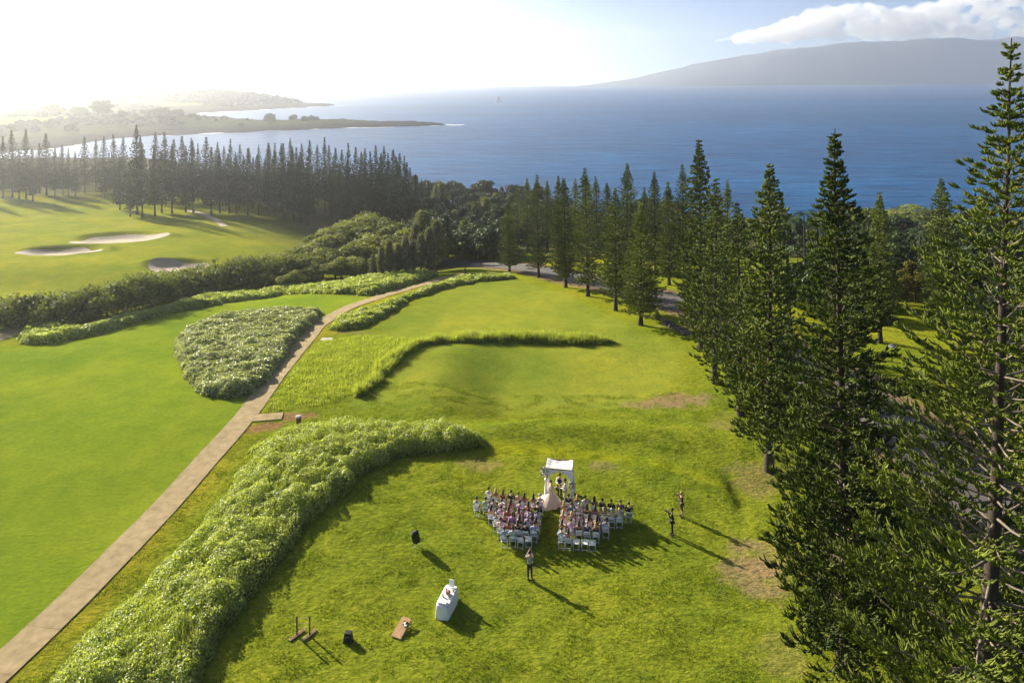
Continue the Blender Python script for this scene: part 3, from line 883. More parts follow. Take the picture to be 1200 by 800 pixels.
P_b = [tree_proto('row', cook_pine(25, 3.1, 31 + k, whorl=0.55, nb=7, z0=(0.10, 0.14, 0.08)[k], finger=0.62, frad=0.09, per_m=2.6, inner=0.08, prof=(0.62, 0.7, 0.78)[k], cluster=4, curve=0.30), 'pine') for k in range(3)] + [tree_proto('row', cook_pine(25, 2.9, 41 + k, whorl=0.6, nb=6, z0=0.1, finger=0.62, frad=0.088, per_m=2.5, inner=0.1, prof=(0.7, 0.85)[k], cluster=4, curve=0.34, ragged=0.45, lean=((0.5, 0.1), (-0.6, 0.2))[k]), 'pine') for k in range(2)]
def base_pine(bpx, bpy_, top, proto, rz, wide, label, group, name='pine_tree'):
    bx, by = locate(bpx, bpy_); gz = h1(bx, by)
    u, v = ray(bpx, top); H = CAM_H - v * by - gz
    s = H / 25.0
    return plant_tree(P_b[proto], (bx, by, gz), (s * wide, s * wide, s), rz, name, label, 'pine tree', group)
base_pine(901, 551, 193, 0, 0.3, 1.05, 'slim dark pine with a short bare trunk, just left of the big dense pine', 'pines beside the lawn')
base_pine(868, 487, 236, 3, 1.2, 1.15, 'pine half hidden behind the slim dark pine, bushy skirt over the brown earth patch', 'pines beside the lawn')
base_pine(838, 449, 208, 4, 2.1, 1.15, 'bushy pine at the bend of the road with foliage down to the grass', 'pines beside the lawn')
base_pine(822, 408, 165, 1, 4.0, 1.02, 'tall pine whose tip stands clear above the others against the blue sea', 'pines beside the lawn')
base_pine(750.6, 381, 238, 0, 0.9, 1.35, 'nearest pine of the row along the road, short trunk on the fairway corner', 'pines along the road')
base_pine(721.5, 364, 221, 1, 2.2, 1.15, 'second pine from the near end of the row along the road', 'pines along the road')
base_pine(689, 347, 195, 3, 3.1, 1.05, 'third pine from the near end of the row along the road, with a high tip', 'pines along the road')
base_pine(663, 337, 209, 0, 4.4, 1.1, 'fourth pine from the near end of the row along the road', 'pines along the road')
base_pine(631, 325, 205, 4, 5.2, 1.05, 'fifth pine from the near end of the row along the road', 'pines along the road')
base_pine(597, 318, 232, 2, 0.2, 1.25, 'farthest pine of the row along the road, bare trunk beside the road bend', 'pines along the road')
def depth_pine(px, Y, top, proto, rz, wide, label, group):
    x, y, gz, H = at_depth(px, Y, top); s = H / 25.0
    return plant_tree(P_b[proto], (x, y, gz), (s * wide, s * wide, s), rz, 'pine_tree', label, 'pine tree', group)
for i, (px, Y, top) in enumerate([(617, 190, 209), (641, 185, 212), (654, 172, 206), (673, 165, 208), (700, 160, 206), (735, 138, 192), (767, 132, 202), (783, 122, 213), (800, 128, 192), (850, 112, 210), (712, 178, 214), (755, 168, 220), (628, 205, 216), (688, 205, 205), (606, 208, 216)]):
    depth_pine(px, Y, top, i % 5, i * 1.7, (1.0, 1.15, 1.05)[i % 3], 'pine in the dark stand across the road', 'pines across the road')
depth_pine(1030, 84, 226, 1, 0.7, 1.1, 'short pine tip rising from the dark trees right of the big dense pine', 'pines across the road')
depth_pine(1105, 92, 210, 0, 2.7, 1.15, 'small pale-tipped pine seen just left of the tallest pine', 'pines across the road')
depth_pine(1012, 150, 258, 2, 1.7, 1.1, 'low pine top behind the palms near the coast', 'pines across the road')

# ------------------------------------------------------------------ far grove
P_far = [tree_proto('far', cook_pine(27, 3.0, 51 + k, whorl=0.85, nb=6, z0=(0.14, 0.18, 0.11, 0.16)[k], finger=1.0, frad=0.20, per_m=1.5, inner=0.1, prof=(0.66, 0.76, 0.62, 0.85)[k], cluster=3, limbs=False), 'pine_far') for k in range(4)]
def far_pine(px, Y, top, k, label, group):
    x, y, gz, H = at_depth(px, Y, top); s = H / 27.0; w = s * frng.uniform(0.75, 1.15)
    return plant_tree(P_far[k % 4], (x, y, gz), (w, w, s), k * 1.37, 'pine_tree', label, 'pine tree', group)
frng = random.Random(12)
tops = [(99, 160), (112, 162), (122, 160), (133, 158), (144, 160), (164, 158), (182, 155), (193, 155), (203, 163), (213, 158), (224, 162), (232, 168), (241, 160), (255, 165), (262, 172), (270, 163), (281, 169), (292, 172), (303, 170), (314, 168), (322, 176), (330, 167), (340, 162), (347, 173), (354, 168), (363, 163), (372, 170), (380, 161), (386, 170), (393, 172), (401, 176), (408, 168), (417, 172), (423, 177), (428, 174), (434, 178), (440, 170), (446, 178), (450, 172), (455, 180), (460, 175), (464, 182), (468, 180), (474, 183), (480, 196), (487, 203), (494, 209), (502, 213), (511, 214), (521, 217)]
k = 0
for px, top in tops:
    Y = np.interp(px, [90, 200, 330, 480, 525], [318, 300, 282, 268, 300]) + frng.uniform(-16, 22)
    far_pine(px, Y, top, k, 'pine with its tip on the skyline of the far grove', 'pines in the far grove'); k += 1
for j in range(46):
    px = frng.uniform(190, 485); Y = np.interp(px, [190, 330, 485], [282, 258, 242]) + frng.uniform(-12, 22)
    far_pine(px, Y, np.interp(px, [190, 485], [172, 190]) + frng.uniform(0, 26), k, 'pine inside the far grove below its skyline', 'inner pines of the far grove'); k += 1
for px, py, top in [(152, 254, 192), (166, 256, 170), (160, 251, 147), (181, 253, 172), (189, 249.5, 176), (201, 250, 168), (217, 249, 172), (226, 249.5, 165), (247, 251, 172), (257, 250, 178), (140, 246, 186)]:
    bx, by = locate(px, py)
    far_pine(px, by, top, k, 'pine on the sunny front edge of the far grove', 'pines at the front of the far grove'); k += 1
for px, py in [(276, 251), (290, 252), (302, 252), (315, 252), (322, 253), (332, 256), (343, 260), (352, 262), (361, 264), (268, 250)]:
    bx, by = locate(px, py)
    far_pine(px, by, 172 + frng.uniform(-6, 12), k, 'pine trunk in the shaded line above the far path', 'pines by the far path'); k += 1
for px, top in [(-30, 160), (-14, 166), (3, 160), (14, 152), (30, 150), (38, 172), (46, 168), (54, 156), (64, 172), (73, 169), (80, 174), (22, 174), (-4, 172), (88, 178)]:
    far_pine(px, 300 + frng.uniform(-16, 14), top, k, 'pine in the sunlit haze left of the far grove', 'hazy pines at the far left'); k += 1

# ------------------------------------------------------------------ broad-leaved trees
BL_dark = [tree_proto('bl', broadleaf(9, 4.2, 70 + j, 46, 150, 0.42, 0.8, 0.08), 'leaf_dark') for j in range(3)]
BL_mid = [tree_proto('bl', broadleaf(7, 4.0, 80 + j, 44, 190, 0.30, 0.8, 0.14), 'leaf_mid') for j in range(3)]
BL_yel = tree_proto('bl', broadleaf(8, 3.6, 91, 36, 160, 0.30, 0.75, 0.12), 'leaf_yellow')
FEA = [tree_proto('fe', feathery(11, 2.6, 95 + j), ('leaf_pale', 'leaf_dark', 'leaf_mid')[j]) for j in range(3)]
BH = {'d': 9.0, 'm': 7.0, 'y': 8.0, 'f': 11.0}
def bush(px, Y, top, kind, j, label, group, cat='tree', name='broadleaf_tree', wide=1.0, minH=2.5):
    x, y, gz, H = at_depth(px, Y, top); H = max(minH, H)
    pr = {'d': BL_dark, 'm': BL_mid, 'y': [BL_yel], 'f': [FEA[0]], 'fd': [FEA[1]], 'fm': [FEA[2]]}[kind]
    s = H / BH[kind[0]]; w = s * wide
    return plant_tree(pr[j % len(pr)], (x, y, gz), (w, w, s), j * 2.1, name, label, cat, group)
brng = random.Random(21)
# rounded light-topped trees in the hollow behind the fairway
hollow = [(297, 140, 312, 1.3), (318, 143, 306, 1.3), (337, 150, 299, 1.2), (352, 158, 288, 1.3), (371, 160, 280, 1.3), (386, 166, 272, 1.2), (401, 176, 261, 1.2), (419, 180, 256, 1.3), (436, 176, 258, 1.3), (452, 170, 263, 1.3), (465, 164, 272, 1.2), (440, 156, 279, 1.3), (420, 152, 284, 1.3), (400, 148, 290, 1.4), (378, 146, 294, 1.4), (356, 142, 302, 1.4), (335, 138, 310, 1.4), (470, 150, 289, 1.2), (309, 133, 320, 1.4), (393, 140, 304, 1.4), (415, 141, 303, 1.3), (365, 136, 312, 1.4), (340, 132, 319, 1.4), (448, 144, 300, 1.2), (428, 190, 250, 1.1)]
for i, (px, Y, top, w) in enumerate(hollow):
    bush(px, Y, top, 'm', i, 'rounded light green tree in the hollow behind the left fairway', 'rounded trees in the hollow', wide=w)
for i, (px, Y, top) in enumerate([(437, 134, 300), (447, 136, 292), (456, 137, 284), (466, 138, 288), (475, 138, 280), (484, 139, 284), (493, 141, 277), (503, 142, 270), (487, 150, 266), (511, 150, 262)]):
    bush(px, Y, top, 'f', i, 'pale feathery tree at the end of the cart path', 'pale feathery trees', name='feathery_tree', wide=0.8)
for i in range(56):
    px = brng.uniform(484, 604); Y = brng.uniform(160, 335)
    top = np.interp(Y, [160, 335], [266, 212]) + brng.uniform(-8, 8) + np.interp(px, [490, 540, 600], [-4, 4, 6])
    kind = ('d', 'fd', 'd', 'fm', 'd')[i % 5]
    bush(px, Y, top, kind, i, 'dark tree in the wood between grove and road', 'dark wood beyond the path', wide=1.3, minH=8.0)
for i, (px, top) in enumerate([(500, 215), (512, 214), (524, 218), (536, 219), (548, 223), (556, 216), (563, 226), (575, 220), (588, 225), (598, 222), (486, 208), (492, 216)]):
    bush(px, 322 + 6 * (i % 3), top, ('fd', 'd')[i % 2], i, 'small dark tree on the skyline above the near shore', 'trees along the near shore', wide=1.1, minH=7.5)
for i in range(56):
    px = brng.uniform(590, 1215); Y = brng.uniform(190, 385 if px < 640 else 325)
    bush(px, Y, np.interp(Y, [190, 330], [256, 224]) + brng.uniform(-5, 9) + np.interp(px, [600, 820, 1200], [0, 10, 18]), ('d', 'fd', 'd', 'm')[i % 4], i, 'dark tree in the belt between the road and the sea', 'trees between road and sea', wide=1.35, minH=7.0)
for i in range(40):
    px = brng.uniform(900, 1215); Y = brng.uniform(112, 190)
    bush(px, Y, np.interp(Y, [112, 190], [296, 254]) + brng.uniform(-12, 12), ('d', 'd', 'd', 'fd')[i % 4], i, 'dark dense tree behind the lawn across the road', 'dark trees behind the far lawn', wide=1.15)
for i, (px, Y, top, w) in enumerate([(1052, 103, 318, 0.8), (1072, 106, 308, 0.8)]):
    bush(px, Y, top, 'y', i, ('yellowish shrubby tree at the back of the lawn across the road', 'taller yellow-green tree beside the yellowish one, near the tallest pine')[i], 'yellow trees', wide=w)
for i, (px, Y, top) in enumerate([(1180, 84, 330), (1150, 96, 318), (1215, 70, 370), (1100, 102, 330), (985, 98, 330), (1020, 104, 318), (955, 100, 318), (930, 104, 310), (1005, 96, 340), (1128, 94, 306), (1092, 108, 300), (1165, 78, 352), (1200, 92, 316), (1040, 112, 304), (1190, 62, 420)]):
    bush(px, Y, top, 'd', i + 1, 'dark shade tree beside the lawn across the road', 'shade trees by the far lawn', wide=1.1)
bush(1066, 285, 243, 'm', 1, 'low sunlit green tree on the shore in the gap left of the tallest pine', None, wide=2.2)
for i, (px, Y, top) in enumerate([(1125, 215, 252), (1145, 240, 246), (1010, 240, 246)]):
    bush(px, Y, top, 'm', i, 'sunlit green tree on the rise near the sea', 'sunlit trees near the sea', wide=1.3)
rb = bush(806, 98, 352, 'm', 2, 'small reddish shrub beside the road verge', None, 'shrub', 'red_shrub', minH=1.6)
for ch in rb.children:
    if ch.name.startswith('crown'):
        ch.material_slots[0].link = 'OBJECT'; ch.material_slots[0].material = M['red_leaf']
rb.scale = (0.2, 0.2, 0.3)
bush(826, 107, 352, 'm', 1, 'rounded shrub at the foot of the nearest roadside pine', None, 'shrub', 'shrub', minH=1.4).location = (*locate(769, 378), h1(*locate(769, 378)))

# ------------------------------------------------------------------ palms
def palm_proto(H, seed, nf=16, L=3.1):
    g = np.random.default_rng(seed)
    tm, _ = trunk_mesh("trunk", H, 0.17, 0.12, (0.4, 0.1), 8, 8, seed)
    fr = []
    for k in range(nf):
        az = 2 * np.pi * k / nf + g.normal(0, 0.15); el = g.uniform(-0.35, 1.15)
        s = np.linspace(0, 1, 9); d = np.array([np.cos(az), np.sin(az)])
        hor = L * s * np.cos(el * (1 - s * 0.5)); ver = L * (np.sin(el) * s - 0.85 * s ** 2.2)
        P = np.stack([d[0] * hor, d[1] * hor, ver], -1)
        V, Fc = cords(P[None], np.linspace(0.035, 0.01, 9)[None], 3)
        Vs = [V]; Fs = [Fc]; n = len(V)
        for j in range(26):
            u = 0.12 + 0.88 * j / 25; p = np.array([np.interp(u, s, P[:, c]) for c in range(3)])
            for sg in (-1, 1):
                w = np.array([-d[1] * sg, d[0] * sg, -0.35]); ll = 0.62 * math.sin(math.pi * (0.12 + 0.8 * u)) + 0.1
                q = p + unit(w + np.array([d[0], d[1], 0]) * 0.7) * ll; e = np.array([d[0], d[1], 0]) * 0.035
                Vs.append(np.array([p - e, p + e, q + e * 0.3 - np.array([0, 0, 0.12]), q - e * 0.3 - np.array([0, 0, 0.12])])); Fs.append(np.array([[0, 1, 2, 3]]) + n); n += 4
        fr.append(mesh_np("frond", np.concatenate(Vs), np.concatenate(Fs)))
    return tm, fr, H
PALMS = [palm_proto(9.0, 3), palm_proto(9.0, 4)]
for i, (px, Y, top) in enumerate([(920, 98, 246), (943, 118, 240), (926, 84, 282), (962, 128, 248), (985, 132, 252), (1075, 116, 262)]):
    tm, fr, PH = PALMS[i % 2]
    x, y, gz, H = at_depth(px, Y, top + 12); s = H / PH
    r = tag(empty('palm_tree', (x, y, gz), i * 1.1), ['palm with spiky fronds right of the slim dark pine', 'palm top behind and right of the spiky palm', 'lower pale palm in front of the spiky palm', 'palm just left of the big dense pine crown', 'palm mostly hidden behind the big dense pine', 'palm among dark trees right of the big dense pine'][i], 'palm', 'palms near the coast')
    r.scale = (1, 1, s)
    link('trunk', tm, r, M['bark'])
    for f in fr:
        o = link('frond', f, r, M['palm']); o.location = (0.4, 0.1, PH); o.scale = (1, 1, 1.0 / s)

# ------------------------------------------------------------------ beds of low shrubs
def bed(name, P, hmax, dens, leaf, mat, seed, label, edge=1.3, lumps=1.1, aspect=1.5, grass=False, patch=0.0, slope=False):
    """a mound of leafy ground cover filling an outline on the ground"""
    g = np.random.default_rng(seed)
    P = np.array(P); x0, y0 = P.min(0) - 0.3; x1, y1 = P.max(0) + 0.3
    A = 0.5 * abs(np.dot(P[:, 0], np.roll(P[:, 1], 1)) - np.dot(P[:, 1], np.roll(P[:, 0], 1)))
    n = int(A * dens * (x1 - x0) * (y1 - y0) / A)
    X = g.uniform(x0, x1, n); Y = g.uniform(y0, y1, n)
    s = poly_sdf(P, X, Y) + (fbm(X / 1.6, Y / 1.6, seed + 1, 3) - 0.5) * 1.3
    k = s > 0; X, Y, s = X[k], Y[k], s[k]
    lump = fbm(X / lumps, Y / lumps, seed, 3)
    if patch:
        q = fbm(X / 4.5, Y / 4.5, seed + 9, 3); keep = g.random(len(X)) < np.clip(1.25 - patch * sstep(0.50, 0.62, q), 0.12, 1); X, Y, s, lump = X[keep], Y[keep], s[keep], lump[keep]
    if slope: hm = hmax * (0.28 + 0.72 * sstep(1.5, 8.5, X - np.interp(Y, [q_[1] for q_ in PATH_C], [q_[0] for q_ in PATH_C])))
    else: hm = hmax
    top = hm * (1 - np.exp(-s / edge * 1.8)) * (0.5 + 0.95 * lump)
    Z = height(X, Y)
    depth = g.uniform(0, 1, len(X)) ** 1.8
    if grass:
        az = g.uniform(0, 2 * np.pi, len(X)); Lb = np.maximum(0.12, top) * g.uniform(0.6, 1.25, len(X)); ln = g.uniform(0.15, 0.6, len(X))
        d = np.stack([np.cos(az), np.sin(az), np.zeros(len(X))], -1); sd = np.stack([-np.sin(az), np.cos(az), np.zeros(len(X))], -1) * leaf * 0.5
        b = np.stack([X, Y, Z - 0.02], -1); m1 = b + d * (ln * Lb * 0.35)[:, None] + np.array([0, 0, 1]) * (Lb * 0.6)[:, None]; tp = b + d * (ln * Lb)[:, None] + np.array([0, 0, 1]) * Lb[:, None]
        V = np.stack([b - sd, b + sd, m1 + sd * 0.8, tp, m1 - sd * 0.8], 1).reshape(-1, 3)
        i = np.arange(len(X))[:, None] * 5
        Fc = np.concatenate([i + np.array([[0, 1, 2, 4]]), i + np.array([[4, 2, 3, 3]])])
        # triangles for the tips
        bm_V = V; q4 = i + np.array([[0, 1, 2, 4]]); t3 = i + np.array([[4, 2, 3]])
        m = bpy.data.meshes.new(name); m.vertices.add(len(V)); m.vertices.foreach_set("co", V.astype(np.float32).ravel())
        li = np.concatenate([q4.ravel(), t3.ravel()]).astype(np.int32); m.loops.add(len(li)); m.loops.foreach_set("vertex_index", li)
        m.polygons.add(len(q4) + len(t3)); m.polygons.foreach_set("loop_start", np.concatenate([np.arange(len(q4)) * 4, len(q4) * 4 + np.arange(len(t3)) * 3]).astype(np.int32)); m.update(calc_edges=True); m.validate()
    else:
        C0 = np.stack([X, Y, Z + top * (1 - 0.6 * depth)], -1)
        e = 0.25; gx = (fbm((X + e) / lumps, Y / lumps, seed, 3) - fbm((X - e) / lumps, Y / lumps, seed, 3)); gy = (fbm(X / lumps, (Y + e) / lumps, seed, 3) - fbm(X / lumps, (Y - e) / lumps, seed, 3))
        out = unit(np.stack([-gx * 2.2, -gy * 2.2, np.full(len(X), 0.6)], -1))
        V, Fc = leaf_quads(C0, leaf, g, 0.25, aspect, out)
        m = mesh_np(name, V, Fc)
    o = link(name, m, None, M[mat]); tag(o, label, None, None, "stuff")
    return o
bed("shrub_bed", BED_A, 1.2, 420, 0.09, 'leaf_bed', 101, 'broad bed of low leafy shrubs curving along the ceremony lawn', edge=0.75, lumps=0.9, patch=0.9, slope=True)
bed("weeds", BED_A, 1.15, 95, 0.04, 'tallgrass', 102, 'grassy weeds growing up through the broad shrub bed', edge=1.4, lumps=2.0, grass=True, slope=True)
bed("shrub_bed", BED_B, 1.1, 170, 0.165, 'leaf_bed_pale', 103, 'pale glossy shrub bed beside the cart path on the left fairway', edge=0.7, lumps=1.2)
bed("shrub_strip", STRIP_C, 1.2, 90, 0.23, 'leaf_bed', 105, 'long shrub strip along the far edge of the left fairway', edge=1.0, lumps=1.6)
bed("shrub_strip", STRIP_D, 0.9, 140, 0.19, 'leaf_bed', 107, 'shrub strip right of the cart path toward its far end', edge=0.9, lumps=1.5)
bed("rough_grass", AREA_E, 0.30, 80, 0.05, 'tallgrass', 109, 'tall rough grass between the cart path and the middle lawn', edge=0.6, lumps=1.2, grass=True)
bed("tall_grass_strip", STRIP_F, 1.0, 190, 0.06, 'tallgrass', 111, 'curved strip of tall grass across the middle lawn', edge=0.4, lumps=1.2, grass=True)
bed("low_grass", poly([(262, 575), (300, 520), (335, 504), (360, 520), (330, 560), (270, 640), (205, 710), (110, 800), (60, 800), (150, 705), (215, 640)]), 0.35, 70, 0.05, 'tallgrass', 113, 'low rough grass on the path side of the big shrub bed', edge=0.6, grass=True)
bed("ground_cover", poly([(20, 398), (30, 386), (60, 380), (90, 384), (110, 388), (60, 398)]), 0.9, 60, 0.25, 'leaf_bed', 115, 'low scrubby growth by the far left path', edge=0.9)

# dense clipped-looking thicket behind the left fairway
def thicket():
    g = np.random.default_rng(131)
    line = np.array([locate(-40, 392), locate(24, 386), locate(90, 380), locate(160, 364), locate(230, 347), locate(300, 336), locate(345, 332)])
    L = resample(line, 1.0); pts = []; outs = []; cores = []
    for i in range(9000 // 6):
        k = g.integers(0, len(L) - 1); p = L[k] + np.array([g.normal(0, 1.2), 4.5 + g.normal(0, 2.2)])
        pz = float(height(np.array([p[0]]), np.array([p[1]]))[0]); hh = 4.9 + 1.2 * float(vnoise(np.array([p[0] / 6]), np.array([p[1] / 6]), 4)[0])
        edge_t = min(1.0, (k + 2) / 22.0); hh *= 0.55 + 0.45 * edge_t ** 0.6
        zc = pz + hh * g.uniform(0.12, 0.86) * (1 - 0.05 * abs(p[1] - L[k][1] - 4.5))
        r = g.uniform(0.6, 1.2); n = 34
        d = unit(g.normal(0, 1, (n, 3))); pts.append(np.array([p[0], p[1], zc]) + d * r * g.uniform(0.6, 1.05, (n, 1))); outs.append(d)
    V, Fc = leaf_quads(np.concatenate(pts), 0.30, g, 0.35, 1.5, np.concatenate(outs))
    root = tag(empty('hedge', (*L[len(L) // 2], h1(*L[len(L) // 2]))), 'long dense dark hedge in the hollow behind the left fairway', 'hedge')
    o = link('foliage', mesh_np('foliage', V - np.array(root.location), Fc), root, M['leaf_mid'])
    SP = []
    for k in range(2, len(L), 3):
        p = np.array([L[k][0], L[k][1] + 4.5]); z = h1(*p); SP.append(np.stack([[p[0], p[1], z - 0.2], [p[0] + g.normal(0, .3), p[1], z + 2], [p[0] + g.normal(0, .6), p[1], z + 4]]))
    V, Fc = cords(np.array(SP) - np.array(root.location), np.array([0.12, 0.09, 0.04]), 5)
    link('stem', mesh_np('stem', V, Fc, True), root, M['bark'])
thicket()

# far woods on the headland, and the trees one can tell apart there
def far_wood():
    g = np.random.default_rng(141); n = 9000
    X = g.uniform(-2300, -60, n); Y = g.uniform(560, 2500, n)
    X = np.concatenate([X, g.uniform(-2000, -560, 5200), g.uniform(-900, -300, 1500)]); Y = np.concatenate([Y, g.uniform(1500, 2300, 5200), g.uniform(540, 900, 1500)])
    z = height(X, Y); gg = fbm(X / 90.0, Y / 90.0, 51, 4); wood = fbm(X / 60.0, Y / 60.0, 57, 3)
    op = (sstep(0.52, 0.60, gg) * sstep(9, 14, z - SEA) * sstep(26, 20, z - SEA)) > 0.4
    k = (z > SEA + 7) & (~op) & ((wood > 0.42) | (Y > 1500)) & (np.abs(X / Y) < 0.95)
    X, Y, z = X[k], Y[k], z[k]; r = g.uniform(2.2, 5.0, len(X)) * (1 + 0.5 * (Y > 1500))
    BV, BF = IC1
    V = BV[None] * (r[:, None, None] * g.uniform(0.7, 1.25, (len(X), len(BV), 1))) * np.array([1.15, 1.15, 0.85]) + np.stack([X, Y, z + r * 0.55], -1)[:, None, :]
    Fc = (BF[None] + (np.arange(len(X)) * len(BV))[:, None, None]).reshape(-1, 3)
    tag(link("woodland", mesh_np("woodland", V.reshape(-1, 3), Fc), None, M['leaf_far']), 'far hazy woodland covering the headlands', None, None, "stuff")
far_wood()
def far_tree(px, baserow, top, label, wide=1.0, pine=False):
    u, v = ray(px, baserow); Ys = np.arange(500, 2400, 2.0); d = CAM_H - v * Ys - height(u * Ys, Ys); i = int(np.argmax(d <= 0)) or 400
    Y = float(Ys[i]); x, y, gz, H = at_depth(px, Y, top); s = max(4.0, H) / 9.0
    plant_tree(BL_dark[int(px) % 3], (x, y, gz), (s * wide, s * wide, s), px, 'broadleaf_tree', label, 'tree', 'single trees on the headlands')
far_tree(316, 147.5, 133, 'lone small tree on the low rocky point')
far_tree(208, 142, 128, 'round tree on the green shelf of the nearer headland, rightmost of three', 1.3)
far_tree(190, 141, 126, 'broad tree on the green shelf of the nearer headland, middle of three', 1.2)
far_tree(177, 141, 127, 'broad tree on the green shelf of the nearer headland, leftmost of three', 1.2)
far_tree(120, 137, 116, 'big spreading tree halfway along the hazy headland', 1.4)
far_tree(93, 139, 124, 'tree beside the pale far fairway on the hazy headland', 1.3)
far_tree(60, 136, 121, 'large tree left of the pale far fairway', 1.5)
far_tree(283, 150, 144, 'small bush tree on the grassy top of the low point', 1.2)
for i, (px, bt, top) in enumerate([(238, 121, 116.5), (243, 121, 115.5), (248, 121.5, 116.5), (254, 122, 116.5)]):
    Y = 1860.0; tm, fr, PH = PALMS[i % 2]; x, y, gz, H = at_depth(px, Y, top); s = max(9.0, min(H, 16)) / PH
    r = tag(empty('palm_tree', (x, y, gz), i), 'tiny palm in the row on the skyline of the farther headland', 'palm', 'palms on the farther headland'); r.scale = (s * 1.3, s * 1.3, s)
    link('trunk', tm, r, M['bark'])
    for f in fr: o = link('frond', f, r, M['palm']); o.location = (0.4, 0.1, PH)

# ------------------------------------------------------------------ grass blades on the ceremony lawn
def lawn():
    g = np.random.default_rng(151); n = 330000
    Y = 28 + (72 - 28) * g.random(n); X = -26 + (34 + 26) * g.random(n)
    c = fbm(X / 1.1, Y / 0.8, 153, 4); c2 = fbm(X / 6, Y / 6, 155, 3)
    k = (g.random(n) < np.clip((c - 0.36) * 4.0, 0.04, 1)) & (np.abs(X / Y) < 0.8) & (poly_sdf(BED_A, X, Y) < 0.2) & (line_dist(PATH_C, X, Y) > 1.15) & (line_dist(ROAD, X, Y) > 4.5)
    for bx, by, rx, ry in BARE: k &= ~((((X - bx) / rx) ** 2 + ((Y - by) / ry) ** 2 < 0.8) & (g.random(n) < 0.8))
    k &= poly_sdf(FAIRWAY_L, X, Y) < 0
    X, Y, c = X[k], Y[k], c[k]; n = len(X); Z = height(X, Y)
    az = g.uniform(0, 2 * np.pi, n); L = (0.05 + 0.22 * np.clip(c - 0.36, 0, 0.4)) * g.uniform(0.6, 1.4, n)
    d = np.stack([np.cos(az), np.sin(az), np.zeros(n)], -1); sd = np.stack([-np.sin(az), np.cos(az), np.zeros(n)], -1) * 0.022
    b = np.stack([X, Y, Z - 0.01], -1); tp = b + d * (L * g.uniform(0.1, 0.8, n))[:, None] + np.array([0, 0, 1]) * L[:, None]
    V = np.stack([b - sd, b + sd, tp], 1).reshape(-1, 3)
    tag(link("grass", mesh_np("grass", V, np.arange(n * 3).reshape(-1, 3)), None, M['blade']), 'short uneven grass of the ceremony lawn', None, None, "stuff")
lawn()
# ------------------------------------------------------------------ folding chairs
def make_chair():
    r = empty('folding_chair')
    part(r, 'seat', MB().box((0, 0.0, 0.445), (0.40, 0.38, 0.03), bevel=0.008), M['white'])
    for sx in (-1, 1):
        part(r, 'frame', MB().tube([(sx * 0.215, 0.21, 0), (sx * 0.215, 0.02, 0.42), (sx * 0.215, -0.20, 0.62), (sx * 0.21, -0.27, 0.84)], 0.017, 6), M['white'])
        part(r, 'leg', MB().bar((sx * 0.185, -0.25, 0.0), (sx * 0.185, 0.14, 0.43), 0.026, 0.034), M['white'])
    for z, y, hgt in ((0.79, -0.255, 0.085), (0.655, -0.222, 0.045)):
        part(r, 'back_slat', MB().box((0, y, z), (0.42, 0.022, hgt), Matrix.Rotation(R(-18), 3, 'X').to_3x3(), 0.006), M['white'])
    part(r, 'stretcher', MB().bar((-0.185, -0.18, 0.09), (0.185, -0.18, 0.09), 0.022), M['white'])
    return r

# ------------------------------------------------------------------ people
def skin_mesh(name, nodes, edges, root, sub=1):
    """grow one continuous surface over a skeleton: nodes name -> (position, radius)"""
    keys = list(nodes); m = bpy.data.meshes.new(name)
    m.from_pydata([tuple(nodes[k][0]) for k in keys], [(keys.index(a), keys.index(b)) for a, b in edges], [])
    o = bpy.data.objects.new(name + "_grow", m); C.objects.link(o)
    md = o.modifiers.new("skin", 'SKIN'); md.use_smooth_shade = True; md.branch_smoothing = 0.3
    for i, k in enumerate(keys):
        r = nodes[k][1]; sv = m.skin_vertices[0].data[i]
        sv.radius = r if isinstance(r, tuple) else (r, r); sv.use_root = (k == root)
    if sub: 
        sd = o.modifiers.new("sub", 'SUBSURF'); sd.levels = sub; sd.render_levels = sub
    dg = bpy.context.evaluated_depsgraph_get(); dg.update()
    out = bpy.data.meshes.new_from_object(o.evaluated_get(dg)); out.name = name
    bpy.data.objects.remove(o); bpy.data.meshes.remove(m)
    return out

